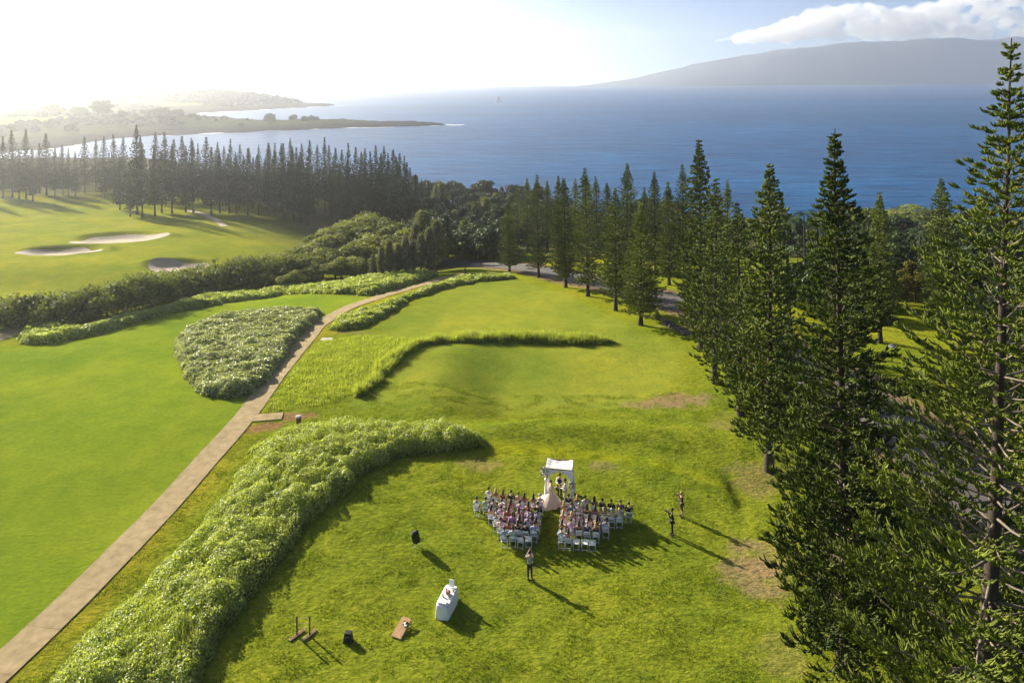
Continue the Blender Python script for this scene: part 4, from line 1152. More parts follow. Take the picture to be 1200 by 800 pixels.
def joints(pose, s=1.0, arms='down', w=1.0):
    """joint positions of a figure facing +Y, origin on the ground"""
    J = {}
    if pose == 'sit':
        J.update(pelvis=(0, -0.04, 0.575), waist=(0, -0.06, 0.73), chest=(0, -0.075, 0.94), neckb=(0, -0.055, 1.08), neck=(0, -0.04, 1.14), head=(0, -0.015, 1.255))
        for k, sx in (('l', -1), ('r', 1)):
            J['hip' + k] = (sx * 0.09, 0.04, 0.565); J['kn' + k] = (sx * 0.115, 0.41, 0.52); J['an' + k] = (sx * 0.115, 0.42, 0.09); J['toe' + k] = (sx * 0.125, 0.56, 0.04)
            J['sh' + k] = (sx * 0.175 * w, -0.07, 1.035); J['el' + k] = (sx * 0.225 * w, 0.0, 0.79); J['wr' + k] = (sx * 0.11, 0.20, 0.675); J['hd' + k] = (-sx * 0.1, 0.9, -0.1)
    else:
        J.update(pelvis=(0, 0, 0.93), waist=(0, 0.0, 1.09), chest=(0, -0.01, 1.30), neckb=(0, -0.005, 1.44), neck=(0, 0.005, 1.50), head=(0, 0.025, 1.615))
        for k, sx in (('l', -1), ('r', 1)):
            J['hip' + k] = (sx * 0.085, 0, 0.90); J['kn' + k] = (sx * 0.10, 0.02, 0.49); J['an' + k] = (sx * 0.11, -0.01, 0.09); J['toe' + k] = (sx * 0.125, 0.13, 0.035)
            J['sh' + k] = (sx * 0.18 * w, -0.01, 1.39)
            if arms == 'down': J['el' + k] = (sx * 0.235, -0.03, 1.13); J['wr' + k] = (sx * 0.225, 0.07, 0.89); J['hd' + k] = (0, 0.25, -1)
            elif arms == 'front': J['el' + k] = (sx * 0.225, 0.05, 1.13); J['wr' + k] = (sx * 0.07, 0.27, 1.12); J['hd' + k] = (-sx * 0.5, 0.8, 0.1)
            elif arms == 'camera': J['el' + k] = (sx * 0.22, 0.16, 1.22); J['wr' + k] = (sx * 0.085, 0.27, 1.50); J['hd' + k] = (-sx * 0.5, 0.3, 0.8)
            elif arms == 'give': J['el' + k] = (sx * 0.215, 0.08, 1.13); J['wr' + k] = (sx * 0.10, 0.34, 1.06); J['hd' + k] = (-sx * 0.2, 1, 0.0)
    return {k: Vector(v) * s if not k.startswith('hd') else Vector(v) for k, v in J.items()}

def body_mesh(J, s=1.0):
    n = {}; e = []
    def nd(k, p, r): n[k] = (Vector(p), r)
    nd('pelvis', J['pelvis'], (0.135 * s, 0.10 * s)); nd('waist', J['waist'], (0.12 * s, 0.09 * s)); nd('chest', J['chest'], (0.145 * s, 0.10 * s)); nd('neckb', J['neckb'], 0.06 * s); nd('neck', J['neck'], 0.05 * s)
    H = J['head']; hd = lambda x, y, z: H + Vector((x, y, z)) * s
    nd('jaw', hd(0, 0.022, -0.055), (0.062 * s, 0.07 * s)); nd('skull', hd(0, 0.0, 0.04), (0.078 * s, 0.095 * s)); nd('crown', hd(0, -0.01, 0.10), 0.055 * s)
    nd('nose', hd(0, 0.115, -0.012), 0.013 * s)
    e += [('pelvis', 'waist'), ('waist', 'chest'), ('chest', 'neckb'), ('neckb', 'neck'), ('neck', 'jaw'), ('jaw', 'skull'), ('skull', 'crown'), ('jaw', 'nose')]
    for k, sx in (('l', -1), ('r', 1)):
        nd('ear' + k, hd(sx * 0.098, -0.005, 0.015), 0.016 * s); e.append(('skull', 'ear' + k))
        nd('sh' + k, J['sh' + k], 0.056 * s); nd('el' + k, J['el' + k], 0.04 * s); nd('wr' + k, J['wr' + k], 0.027 * s)
        d = J['hd' + k].normalized(); up = Vector((0, 0, 1)) if abs(d.z) < 0.7 else Vector((0, 1, 0))
        sd = d.cross(up).normalized(); pl = J['wr' + k] + d * 0.075 * s
        nd('palm' + k, pl, (0.034 * s, 0.02 * s))
        e += [('chest', 'sh' + k), ('sh' + k, 'el' + k), ('el' + k, 'wr' + k), ('wr' + k, 'palm' + k)]
        nrm = sd.cross(d)
        for f, (off, ln) in enumerate(((-0.033, 0.072), (-0.011, 0.083), (0.011, 0.078), (0.033, 0.060))):
            a = pl + sd * off * s + d * 0.03 * s; b = a + (d * 0.8 - nrm * 0.15) * ln * 0.55 * s; c = b + (d * 0.7 - nrm * 0.55) * ln * 0.5 * s
            nd(f'f{f}a' + k, a, 0.0105 * s); nd(f'f{f}b' + k, b, 0.009 * s); nd(f'f{f}c' + k, c, 0.007 * s)
            e += [('palm' + k, f'f{f}a' + k), (f'f{f}a' + k, f'f{f}b' + k), (f'f{f}b' + k, f'f{f}c' + k)]
        ta = pl - d * 0.03 * s + sd * (-sx) * 0.04 * s; tb = ta + (d * 0.7 + sd * (-sx) * 0.5) * 0.045 * s
        nd('tha' + k, ta, 0.012 * s); nd('thb' + k, tb, 0.009 * s); e += [('palm' + k, 'tha' + k), ('tha' + k, 'thb' + k)]
        nd('hip' + k, J['hip' + k], 0.082 * s); nd('kn' + k, J['kn' + k], 0.057 * s)
        cf = J['kn' + k].lerp(J['an' + k], 0.35); nd('cf' + k, cf, 0.055 * s); nd('an' + k, J['an' + k], 0.036 * s); nd('toe' + k, J['toe' + k], 0.03 * s)
        e += [('pelvis', 'hip' + k), ('hip' + k, 'kn' + k), ('kn' + k, 'cf' + k), ('cf' + k, 'an' + k), ('an' + k, 'toe' + k)]
    return skin_mesh('body', n, e, 'pelvis')

def top_mesh(J, s=1.0, sleeve='short', name='shirt', fat=1.0):
    n = {'pelvis': (J['pelvis'], (0.15 * s * fat, 0.118 * s * fat)), 'waist': (J['waist'], (0.14 * s * fat, 0.11 * s * fat)), 'chest': (J['chest'], (0.162 * s, 0.118 * s)), 'neckb': (J['neckb'] - Vector((0, 0, 0.02 * s)), 0.07 * s)}
    e = [('pelvis', 'waist'), ('waist', 'chest'), ('chest', 'neckb')]
    for k in 'lr':
        n['sh' + k] = (J['sh' + k], 0.071 * s); e.append(('chest', 'sh' + k))
        if sleeve == 'short': n['el' + k] = (J['sh' + k].lerp(J['el' + k], 0.75), 0.058 * s); e.append(('sh' + k, 'el' + k))
        elif sleeve == 'long':
            n['el' + k] = (J['el' + k], 0.054 * s); n['wr' + k] = (J['el' + k].lerp(J['wr' + k], 0.92), 0.039 * s); e += [('sh' + k, 'el' + k), ('el' + k, 'wr' + k)]
    return skin_mesh(name, n, e, 'pelvis')
def trousers_mesh(J, s=1.0, to=0.95):
    n = {'pelvis': (J['pelvis'], (0.147 * s, 0.115 * s))}; e = []
    for k in 'lr':
        n['hip' + k] = (J['hip' + k], 0.096 * s); n['kn' + k] = (J['kn' + k], 0.073 * s); n['an' + k] = (J['kn' + k].lerp(J['an' + k], to), 0.058 * s)
        e += [('pelvis', 'hip' + k), ('hip' + k, 'kn' + k), ('kn' + k, 'an' + k)]
    return skin_mesh('trousers', n, e, 'pelvis')
def skirt_mesh(J, s=1.0, pose='sit'):
    k = (J['knl'] + J['knr']) / 2
    if pose == 'sit':
        n = {'a': (J['pelvis'], (0.15 * s, 0.13 * s)), 'b': (J['pelvis'].lerp(k, 0.5) + Vector((0, 0, 0.01)), (0.19 * s, 0.10 * s)), 'c': (k, (0.20 * s, 0.095 * s)), 'd': (k + Vector((0, 0.03, -0.22)), (0.19 * s, 0.06 * s))}
        return skin_mesh('skirt', n, [('a', 'b'), ('b', 'c'), ('c', 'd')], 'a')
    mb = MB(); mb.lathe([(0.13, 1.10), (0.155, 1.0), (0.20, 0.8), (0.245, 0.52), (0.24, 0.515), (0.12, 0.9)], 18)
    return mb.mesh('skirt', True)
def hair_mesh(J, s=1.0, kind='short'):
    H = J['head']; mb = MB()
    mb.ball(H + Vector((0, -0.024, 0.045)) * s, 0.103 * s, 2, (0.96, 1.05, 1.0))
    if kind in ('long', 'bun'):
        if kind == 'long':
            mb.tube([H + Vector((0, -0.06, 0.04)) * s, H + Vector((0, -0.085, -0.08)) * s, H + Vector((0, -0.10, -0.20)) * s, H + Vector((0, -0.10, -0.33)) * s], [0.09 * s, 0.092 * s, 0.085 * s, 0.045 * s], 10)
        else:
            mb.ball(H + Vector((0, -0.125, 0.05)) * s, 0.05 * s, 2)
    m = mb.mesh('hair', True)
    for v in m.vertices:
        q = 0.006 * math.sin(v.co.x * 90 + v.co.z * 70) * math.cos(v.co.y * 80); v.co += v.normal * q
    return m
def eyes_mesh(J, s=1.0):
    mb = MB()
    for sx in (-1, 1): mb.ball(J['head'] + Vector((sx * 0.032, 0.083, 0.012)) * s, 0.0115 * s, 1)
    return mb.mesh('eyes', True)
def shoes_mesh(J, s=1.0):
    mb = MB()
    for k in 'lr':
        a = J['an' + k]; t = J['toe' + k]
        mb.tube([a + Vector((0, -0.06, -0.035)) * s, a + Vector((0, 0, -0.03)) * s, a.lerp(t, 0.6) + Vector((0, 0, -0.005)), t + Vector((0, 0.03, 0)) * s], [0.042 * s, 0.052 * s, 0.046 * s, 0.028 * s], 8)
    return mb.mesh('shoes', True)

_mc = {}
def colmat(kind, c, rough=0.8):
    k = (kind, c)
    if k not in _mc: _mc[k] = simple(kind, c, rough, 0.10, 14.0, bump=0.15)
    return _mc[k]
SKINS = [(0.52, 0.33, 0.23), (0.42, 0.25, 0.16), (0.30, 0.17, 0.10), (0.58, 0.38, 0.28)]
HAIRS = {'black': (0.012, 0.010, 0.009), 'brown': (0.05, 0.028, 0.015), 'blond': (0.36, 0.24, 0.11), 'grey': (0.35, 0.34, 0.33), 'auburn': (0.12, 0.045, 0.02)}

SIT = {}
for nm, w in (('a', 1.0), ('b', 1.12)):
    J = joints('sit', 1.0, w=w)
    SIT[nm] = dict(body=body_mesh(J), eyes=eyes_mesh(J), short=hair_mesh(J, 1, 'short'), long=hair_mesh(J, 1, 'long'), bun=hair_mesh(J, 1, 'bun'),
                   shirt=top_mesh(J, 1, 'short'), jacket=top_mesh(J, 1.03, 'long', 'jacket', 1.05), bodice=top_mesh(J, 0.95, 'none', 'bodice'), trousers=trousers_mesh(J), skirt=skirt_mesh(J), shoes=shoes_mesh(J))
def opart(root, name, mesh, mat):
    o = bpy.data.objects.new(name, mesh); C.objects.link(o); o.parent = root
    if not len(mesh.materials): mesh.materials.append(None)
    o.material_slots[0].link = 'OBJECT'; o.material_slots[0].material = mat
    for p in (): pass
    return o
def guest(loc, rz, var, hair, hcol, top, tcol, bcol, skin, label, scale=1.0):
    S = SIT[var]; r = empty('person', loc, rz); r.scale = (scale,) * 3
    tag(r, label, 'person', 'seated wedding guests')
    b_ = opart(r, 'body', S['body'], colmat('skin', SKINS[skin], 0.6)); opart(b_, 'eyes', S['eyes'], M['black'])
    if hair: opart(r, 'hair', S[hair], colmat('hair', HAIRS[hcol], 0.6))
    if top == 'dress':
        opart(r, 'bodice', S['bodice'], colmat('dress_cloth', tcol)); opart(r, 'skirt', S['skirt'], colmat('dress_cloth', tcol))
    else:
        opart(r, 'shirt' if top == 'shirt' else 'jacket', S[top], colmat('shirt_cloth', tcol)); opart(r, 'trousers', S['trousers'], colmat('trouser_cloth', bcol))
    opart(r, 'shoes', S['shoes'], M['black'])
    return r

COL = {'white': (0.76, 0.76, 0.76), 'black': (0.015, 0.015, 0.018), 'tan': (0.50, 0.36, 0.20), 'dark red': (0.20, 0.02, 0.03), 'mauve': (0.34, 0.20, 0.27), 'olive': (0.22, 0.20, 0.10), 'mint': (0.36, 0.52, 0.46), 'grey': (0.36, 0.37, 0.40),
       'pink': (0.66, 0.26, 0.36), 'lavender': (0.55, 0.47, 0.74), 'lilac': (0.58, 0.36, 0.62), 'blue': (0.22, 0.36, 0.62), 'salmon': (0.58, 0.25, 0.20), 'pale blue': (0.48, 0.60, 0.74), 'navy': (0.04, 0.05, 0.13), 'violet': (0.32, 0.22, 0.56),
       'red': (0.48, 0.03, 0.05), 'purple': (0.24, 0.13, 0.46), 'cream': (0.66, 0.60, 0.46), 'brown': (0.16, 0.08, 0.05), 'rust': (0.34, 0.09, 0.05), 'dark blue': (0.07, 0.14, 0.32), 'pale pink': (0.72, 0.50, 0.55)}
# (kind of top, colour, hair style, hair colour); None is an empty chair
def s_(c, h='black'): return ('shirt', c, 'short', h)
def d_(c, h='brown', st='long'): return ('dress', c, st, h)
def j_(c, h='black'): return ('jacket', c, 'short', h)
ROWS = [
 ('left', 'front', (573, 593), (633, 601), [s_('white'), d_('tan', 'blond'), d_('dark red', 'auburn'), j_('black'), d_('tan', 'brown', 'bun'), d_('mauve'), d_('olive', 'black'), s_('white', 'grey')]),
 ('left', 'second', (559, 604), (630, 611.5), [s_('white', 'black'), s_('mint'), s_('grey'), s_('pale pink'), d_('pink'), s_('lavender'), d_('dark red', 'black'), j_('black')]),
 ('left', 'third', (576, 613.5), (630, 620), [d_('salmon', 'black'), s_('lilac'), d_('red', 'brown'), d_('pale pink', 'black'), s_('lilac', 'brown'), s_('blue')]),
 ('left', 'fourth', (582, 622.5), (628, 628.5), [s_('pale blue', 'grey'), d_('navy', 'blond'), s_('violet', 'brown'), d_('black', 'black'), s_('lavender', 'grey'), d_('tan', 'brown')]),
 ('left', 'fifth', (588, 631), (626, 635), [s_('pale pink', 'brown'), d_('red', 'auburn'), d_('black', 'brown'), j_('black'), s_('blue', 'black')]),
 ('left', 'back', (591, 640.5), (620, 641.5), [s_('blue', 'brown'), s_('mint', 'brown'), None, None]),
 ('right', 'front', (667, 600), (737, 611), [j_('black', 'brown'), d_('grey', 'blond'), s_('white', 'black'), d_('black', 'black'), j_('black'), j_('black', 'brown'), j_('navy', 'black'), j_('black', 'black')]),
 ('right', 'second', (661, 610), (726, 619), [d_('tan', 'blond'), s_('dark blue', 'brown'), s_('grey', 'grey'), d_('black', 'black'), d_('purple', 'brown'), d_('cream', 'blond'), s_('cream', 'grey'), d_('cream', 'blond', 'bun')]),
 ('right', 'third', (660, 620), (710, 629.5), [d_('salmon', 'blond'), d_('white', 'blond'), s_('lavender', 'brown'), d_('pale pink', 'black'), d_('rust', 'brown'), s_('pale blue', 'black')]),
 ('right', 'fourth', (659, 631), (699, 636), [d_('tan', 'brown'), s_('lilac', 'brown'), d_('brown', 'black'), s_('navy', 'grey'), d_('black', 'blond')]),
 ('right', 'back', (658, 641.5), (694, 644.7), [s_('pale blue', 'black'), d_('mauve', 'brown'), None, None, None]),
]
ORD = ['first', 'second', 'third', 'fourth', 'fifth', 'sixth', 'seventh', 'eighth', 'ninth']
chair0 = make_chair(); first = True
for side, rname, a, b, seats in ROWS:
    A = Vector(locate(*a)); B = Vector(locate(*b)); n = len(seats)
    ang = math.atan2(B.y - A.y, B.x - A.x)
    for i, st in enumerate(seats):
        p = A.lerp(B, i / (n - 1)); x = p.x + rng.normal(0, 0.03); y = p.y + rng.normal(0, 0.04); z = h1(x, y)
        rz = ang * 0.9 + rng.normal(0, 0.05)
        from_aisle = (n - i) if side == 'left' else (i + 1)
        seatword = ORD[from_aisle - 1] + ' from aisle'
        where = f"{side} block, {rname} row"
        c = chair0 if first else copy_tree(chair0); first = False
        c.location = (x, y, z); c.rotation_euler = (0, 0, rz)
        if st is None:
            tag(c, f"empty white folding chair, {seatword}, {where}", 'chair', 'white folding chairs'); continue
        top, col, hst, hc = st
        word = {'shirt': 'shirt', 'dress': 'dress', 'jacket': 'dark suit'}[top]
        cw = f"{col} {word}" if top != 'jacket' else f"{col} suit"
        tag(c, f"white folding chair under guest in {cw}, {seatword}, {where}", 'chair', 'white folding chairs')
        hw = {'short': 'short', 'long': 'long', 'bun': 'tied'}[hst]
        bc = [COL['black'], (0.10, 0.10, 0.12), (0.35, 0.29, 0.20), (0.06, 0.07, 0.10)][(i + len(rname)) % 4]
        if top == 'jacket': bc = COL[col]
        guest((x, y, z), rz + rng.normal(0, 0.10), 'ab'[(i + n) % 2] if top != 'dress' else 'a', hst, hc, top, COL[col], bc, (i * 7 + len(rname) * 3) % 4, f"guest in {cw}, {hc} hair, {seatword}, {where}", float(rng.uniform(0.95, 1.04)))

# ------------------------------------------------------------------ wedding arch
ax, ay = locate(656, 583.5); az = h1(ax, ay); ROWANG = R(-9)
arch = tag(empty('wedding_arch', (ax, ay, az), ROWANG), 'white draped wedding arch with four posts and flowers at its corner', 'wedding arch')
AW, AD, AH = 0.95, 0.62, 2.45
for sx in (-1, 1):
    for sy in (-1, 1):
        part(arch, 'post', MB().tube([(sx * AW, sy * AD, -0.05), (sx * AW, sy * AD, AH)], 0.04, 8), M['white'])
for sy in (-1, 1): part(arch, 'beam', MB().bar((-AW - 0.12, sy * AD, AH), (AW + 0.12, sy * AD, AH), 0.06), M['wood_dark'])
for sx in (-1, 1): part(arch, 'beam', MB().bar((sx * AW, -AD + 0.04, AH + 0.005), (sx * AW, AD - 0.04, AH + 0.005), 0.055), M['white'])
def cloth_grid(fn, nu, nv, name):
    bm = bmesh.new(); g = [[bm.verts.new(fn(u / nu, v / nv)) for v in range(nv + 1)] for u in range(nu + 1)]
    for u in range(nu):
        for v in range(nv): bm.faces.new((g[u][v], g[u + 1][v], g[u + 1][v + 1], g[u][v + 1]))
    mb = MB(); mb.bm.free(); mb.bm = bm
    m = mb.mesh(name, True); return m
part(arch, 'roof_cloth', cloth_grid(lambda u, v: (AW * 1.02 * (2 * u - 1), AD * 1.03 * (2 * v - 1), AH + 0.06 - 0.13 * math.sin(math.pi * u) * (0.6 + 0.4 * math.sin(math.pi * v)) + 0.008 * math.sin(u * 23) + 0.02 * math.sin(v * math.pi * 3) ** 2), 24, 14, 'roof_cloth'), M['cloth'])
def swag(sx, sy):
    def fn(u, v):          # from the middle of the beam to a tie on the post
        x = sx * (0.03 + (AW - 0.03) * u); drop = 0.12 + 0.75 * u ** 1.6
        return (x, sy * (AD + 0.05 + 0.03 * math.sin(v * 14 + u * 5)), AH - 0.02 - drop * v - 0.02 * math.sin(u * 17))
    return cloth_grid(fn, 14, 10, 'swag')
for sx in (-1, 1):
    for sy in (-1, 1):
        part(arch, 'swag', swag(sx, sy), M['cloth'])
        mb = MB(); 
        prof = [(0.10, AH - 0.75), (0.055, AH - 0.95), (0.085, AH - 1.3), (0.12, AH - 1.8), (0.15, 0.05)]
        mb.lathe([(r * (1.0), z) for r, z in prof], 12, (sx * AW, sy * (AD + 0.02), 0))
        m = mb.mesh('drape', True)
        for v in m.vertices:
            th = math.atan2(v.co.y - sy * (AD + 0.02), v.co.x - sx * AW); k = 1 + 0.28 * math.sin(5 * th + v.co.z)
            v.co.x = sx * AW + (v.co.x - sx * AW) * k; v.co.y = sy * (AD + 0.02) + (v.co.y - sy * (AD + 0.02)) * k
        part(arch, 'drape', m, M['cloth'])
def flowers(parent, c, r, n, seed):
    g = random.Random(seed); lf = MB(); fl = MB()
    for i in range(n):
        d = Vector((g.gauss(0, 1), g.gauss(0, 0.7), g.gauss(0, 1))).normalized() * r * g.uniform(0.4, 1.05); p = Vector(c) + d
        q = Matrix.Rotation(g.uniform(0, 6), 3, 'Z') @ Matrix.Rotation(g.uniform(-1, 1), 3, 'X')
        lf.box(p, (0.05, 0.16, 0.012), q)
    for i in range(n // 3):
        d = Vector((g.gauss(0, 1), g.gauss(0, 1) - 0.6, g.gauss(0, 1))).normalized() * r * g.uniform(0.6, 1.0); fl.ball(Vector(c) + d, g.uniform(0.045, 0.075), 1)
    part(parent, 'greenery', lf, M['leaf_dark']); part(parent, 'blossoms', fl, M['flower'])
fa = tag(empty('flower_arrangement', (ax, ay, az), ROWANG), 'big white flower arrangement on the top left corner of the arch', 'flowers')
flowers(fa, (-AW - 0.05, -AD - 0.05, AH - 0.25), 0.36, 60, 3)
fb = tag(empty('flower_arrangement', (ax, ay, az), ROWANG), 'smaller flower arrangement tied halfway up the right post of the arch', 'flowers')
flowers(fb, (AW + 0.02, -AD - 0.05, AH - 1.05), 0.26, 42, 4)

# ------------------------------------------------------------------ standing people
def standing(px, py, facing, label, arms, spec, s=1.0, name='person'):
    x, y = locate(px, py); J = joints('stand', s, arms)
    r = tag(empty(name, (x, y, h1(x, y) + 0.005), facing), label, 'person')
    b_ = opart(r, 'body', body_mesh(J, s), colmat('skin', SKINS[spec.get('skin', 0)], 0.6)); opart(b_, 'eyes', eyes_mesh(J, s), M['black'])
    if spec.get('hair'): opart(r, 'hair', hair_mesh(J, s, spec['hair']), colmat('hair', HAIRS[spec['hcol']], 0.6))
    if 'top' in spec: opart(r, spec.get('topname', 'shirt'), top_mesh(J, s * spec.get('fat', 1.0), spec.get('sleeve', 'short'), spec.get('topname', 'shirt')), colmat('shirt_cloth', spec['top']))
    if 'vest' in spec: opart(r, 'vest', top_mesh(J, s * 1.06, 'none', 'vest'), colmat('vest_cloth', spec['vest']))
    if 'trousers' in spec: opart(r, 'trousers', trousers_mesh(J, s, spec.get('to', 0.95)), colmat('trouser_cloth', spec['trousers']))
    if 'skirt' in spec: opart(r, 'skirt', skirt_mesh(J, s, 'stand'), colmat('dress_cloth', spec['skirt']))
    if spec.get('shoes', True): opart(r, 'shoes', shoes_mesh(J, s), spec.get('shoemat', M['black']))
    return r, J
standing(656, 583, R(180 - 10), 'officiant in white shirt and dark vest facing the guests under the arch', 'front', dict(hair='short', hcol='black', top=COL['white'], sleeve='long', vest=(0.035, 0.02, 0.03), trousers=(0.02, 0.015, 0.02), skin=1), 1.04)
standing(662.5, 589.5, R(75), 'groom in pale suit facing the bride at the arch', 'give', dict(hair='short', hcol='black', top=(0.66, 0.64, 0.60), sleeve='long', topname='jacket', fat=1.05, trousers=(0.62, 0.60, 0.56), skin=1, shoemat=M['wood_dark']), 1.02)
br, bj = standing(646, 589.5, R(-80), 'bride in a wide ivory gown with a train, dark hair pinned up', 'give', dict(hair='bun', hcol='brown', skin=0, shoes=False), 0.97)
opart(br, 'bodice', top_mesh(bj, 0.97, 'none', 'bodice'), M['cloth'])
def gown(u, v):
    th = 2 * math.pi * u; prof = [(0.0, 0.135), (0.12, 0.17), (0.35, 0.33), (0.7, 0.60), (1.0, 0.80)]
    r = np.interp(v, [p[0] for p in prof], [p[1] for p in prof]); back = max(0.0, -math.sin(th))
    r *= 1 + 0.75 * back ** 1.5 * v ** 2 + 0.05 * math.sin(9 * th) * v
    return (r * math.cos(th), r * math.sin(th) * 0.95, 1.05 - 1.03 * v + 0.02 * back * v)
opart(br, 'gown', cloth_grid(gown, 48, 14, 'gown'), simple('ivory_gown', (0.74, 0.58, 0.44), 0.75, 0.05, 4.0))
bq = tag(empty('bouquet', br.location, R(-80)), 'white bouquet held by the bride', 'bouquet'); flowers(bq, (0, 0.42, 1.03), 0.12, 18, 8)

ph, pj = standing(621, 680, R(-6), 'photographer in grey shirt standing behind the aisle with back to the camera', 'camera', dict(hair='short', hcol='brown', top=(0.30, 0.31, 0.33), sleeve='long', trousers=(0.03, 0.03, 0.035), skin=0), 1.06)
def camera_thing(person, J, label, s=1.0):
    c = (J['wrl'] + J['wrr']) / 2 + Vector((0, 0.06, 0.05)); e = tag(empty('camera', person.location, person.rotation_euler.z), label, 'camera')
    part(e, 'camera_body', MB().box(c, (0.15, 0.07, 0.10), bevel=0.01), M['black']); part(e, 'lens', MB().tube([c + Vector((0, 0.03, 0)), c + Vector((0, 0.19, 0))], 0.04, 12), M['black'])
camera_thing(ph, pj, 'black camera raised by the photographer behind the aisle')
strap = part(ph, 'strap', MB().tube([(0.16, 0.05, 1.36), (0.26, 0.02, 1.15), (0.32, 0.03, 0.92), (0.24, 0.08, 0.80), (0.12, 0.1, 0.86)], 0.012, 6), M['black'])
p2, j2 = standing(788, 627, R(82), 'person in black clothes filming with a camera, nearer of two right of the seats', 'camera', dict(hair='short', hcol='black', top=(0.014, 0.014, 0.016), sleeve='long', trousers=(0.012, 0.012, 0.014), skin=1), 1.05)
camera_thing(p2, j2, 'black camera held by the person in black')
p3, j3 = standing(799, 606, R(95), 'blond person in dark plum raising a camera, farther of two right of the seats', 'camera', dict(hair='short', hcol='blond', top=(0.07, 0.03, 0.035), sleeve='short', trousers=(0.06, 0.03, 0.03), to=0.1, skin=0), 1.02)
camera_thing(p3, j3, 'small camera held by the blond person in plum')

# ------------------------------------------------------------------ speaker on a short tripod
sx_, sy_ = locate(488.5, 641); sp = tag(empty('loudspeaker_stand', (sx_, sy_, h1(sx_, sy_)), R(20)), 'short tripod stand with pale feet under the black loudspeaker on the lawn', 'speaker stand')
for a in (90, 210, 330):
    part(sp, 'leg', MB().tube([(0, 0, 0.34), (0.28 * math.cos(R(a)), 0.28 * math.sin(R(a)), 0.015)], 0.016, 6), M['steel'])
part(sp, 'pole', MB().tube([(0, 0, 0.26), (0, 0, 0.42)], 0.02, 8), M['steel'])
lo = tag(empty('loudspeaker', (sx_, sy_, h1(sx_, sy_) + 0.34), R(20)), 'black loudspeaker tilted back on its tripod, left of the seats', 'loudspeaker'); lo.rotation_euler = (R(10), R(-14), R(20))
part(lo, 'cabinet', MB().box((0, 0, 0.38), (0.52, 0.48, 0.92), bevel=0.14), M['black'])
part(lo, 'grille', MB().box((0, 0.24, 0.38), (0.30, 0.02, 0.62), bevel=0.008), M['dusty_green'])
part(lo, 'handle', MB().tube([(-0.1, 0, 0.82), (-0.1, 0, 0.88), (0.1, 0, 0.88), (0.1, 0, 0.82)], 0.015, 6), M['steel'])

# ------------------------------------------------------------------ table under a white cloth
tx, ty = locate(524, 713); tz = h1(tx, ty)
tb = tag(empty('table', (tx, ty, tz), R(-16)), 'folding table hidden under the long white cloth', 'table')
part(tb, 'tabletop', MB().box((0, 0, 0.73), (0.74, 1.66, 0.03), bevel=0.01), M['wood_pale'])
for lx in (-0.3, 0.3):
    for ly in (-0.7, 0.7): part(tb, 'leg', MB().tube([(lx, ly, 0), (lx, ly, 0.72)], 0.018, 6), M['steel'])
def tcloth(u, v):
    th = 2 * math.pi * u; c, s = math.cos(th), math.sin(th)
    p = 0.28; ex = abs(c) ** p * (1 if c >= 0 else -1); ey = abs(s) ** p * (1 if s >= 0 else -1)
    if v < 0.5: k = v / 0.5; return (0.385 * ex * k, 0.85 * ey * k, 0.752 + 0.004 * math.sin(7 * th) * k)
    k = (v - 0.5) / 0.5; f = 1 + 0.10 * k + 0.05 * k * math.sin(11 * th + 1) + 0.03 * k * math.sin(23 * th)
    return (0.388 * ex * f, 0.853 * ey * (1 + (f - 1) * 0.55), 0.752 - 0.735 * k)
tcl = link('tablecloth', cloth_grid(tcloth, 96, 14, 'tablecloth'), None, M['cloth']); tcl.location = (tx, ty, tz); tcl.rotation_euler = (0, 0, R(-16))
tag(tcl, 'long white cloth draped to the grass over the table on the lawn', 'tablecloth')
def on_table(name, label, cat, lx, ly, build, mat):
    o = build.mesh(name); ob = link(name, o, None, mat); q = Matrix.Rotation(R(-16), 3, 'Z') @ Vector((lx, ly, 0))
    ob.location = (tx + q.x, ty + q.y, tz + 0.757); ob.rotation_euler = (0, 0, R(-16)); return tag(ob, label, cat)
on_table('box', 'white box on the near end of the white table', 'box', -0.02, -0.62, MB().box((0, 0, 0.05), (0.50, 0.26, 0.10), bevel=0.01), M['white'])
fr = tag(empty('sign', (tx, ty, tz)), 'white framed sign standing at the far end of the white table', 'sign')
q = Matrix.Rotation(R(-16), 3, 'Z') @ Vector((0.02, 0.72, 0)); fr.location = (tx + q.x, ty + q.y, tz + 0.757); fr.rotation_euler = (0, 0, R(-16))
part(fr, 'panel', MB().box((0, 0, 0.22), (0.26, 0.02, 0.40)), M['white']); part(fr, 'frame', MB().bar((-0.145, 0, 0.0), (-0.145, 0, 0.44), 0.03).bar((0.145, 0, 0), (0.145, 0, 0.44), 0.03).bar((-0.13, 0, 0.435), (0.13, 0, 0.435), 0.028), M['white'])
q = Matrix.Rotation(R(-16), 3, 'Z') @ Vector((0.02, 0.12, 0)); ba = tag(empty('basket', (tx + q.x, ty + q.y, tz + 0.757)), 'basket of pink and cream flowers in the middle of the white table', 'basket')
part(ba, 'basket_body', MB().lathe([(0.10, 0.0), (0.15, 0.10), (0.155, 0.13), (0.13, 0.13)], 14), M['wood'])
mb = MB(); g = random.Random(9)
for i in range(22): mb.ball((g.uniform(-0.12, 0.12), g.uniform(-0.12, 0.12), 0.13 + g.uniform(0, 0.08)), g.uniform(0.03, 0.05), 1)
part(ba, 'blossoms', mb, M['flower_pink'])
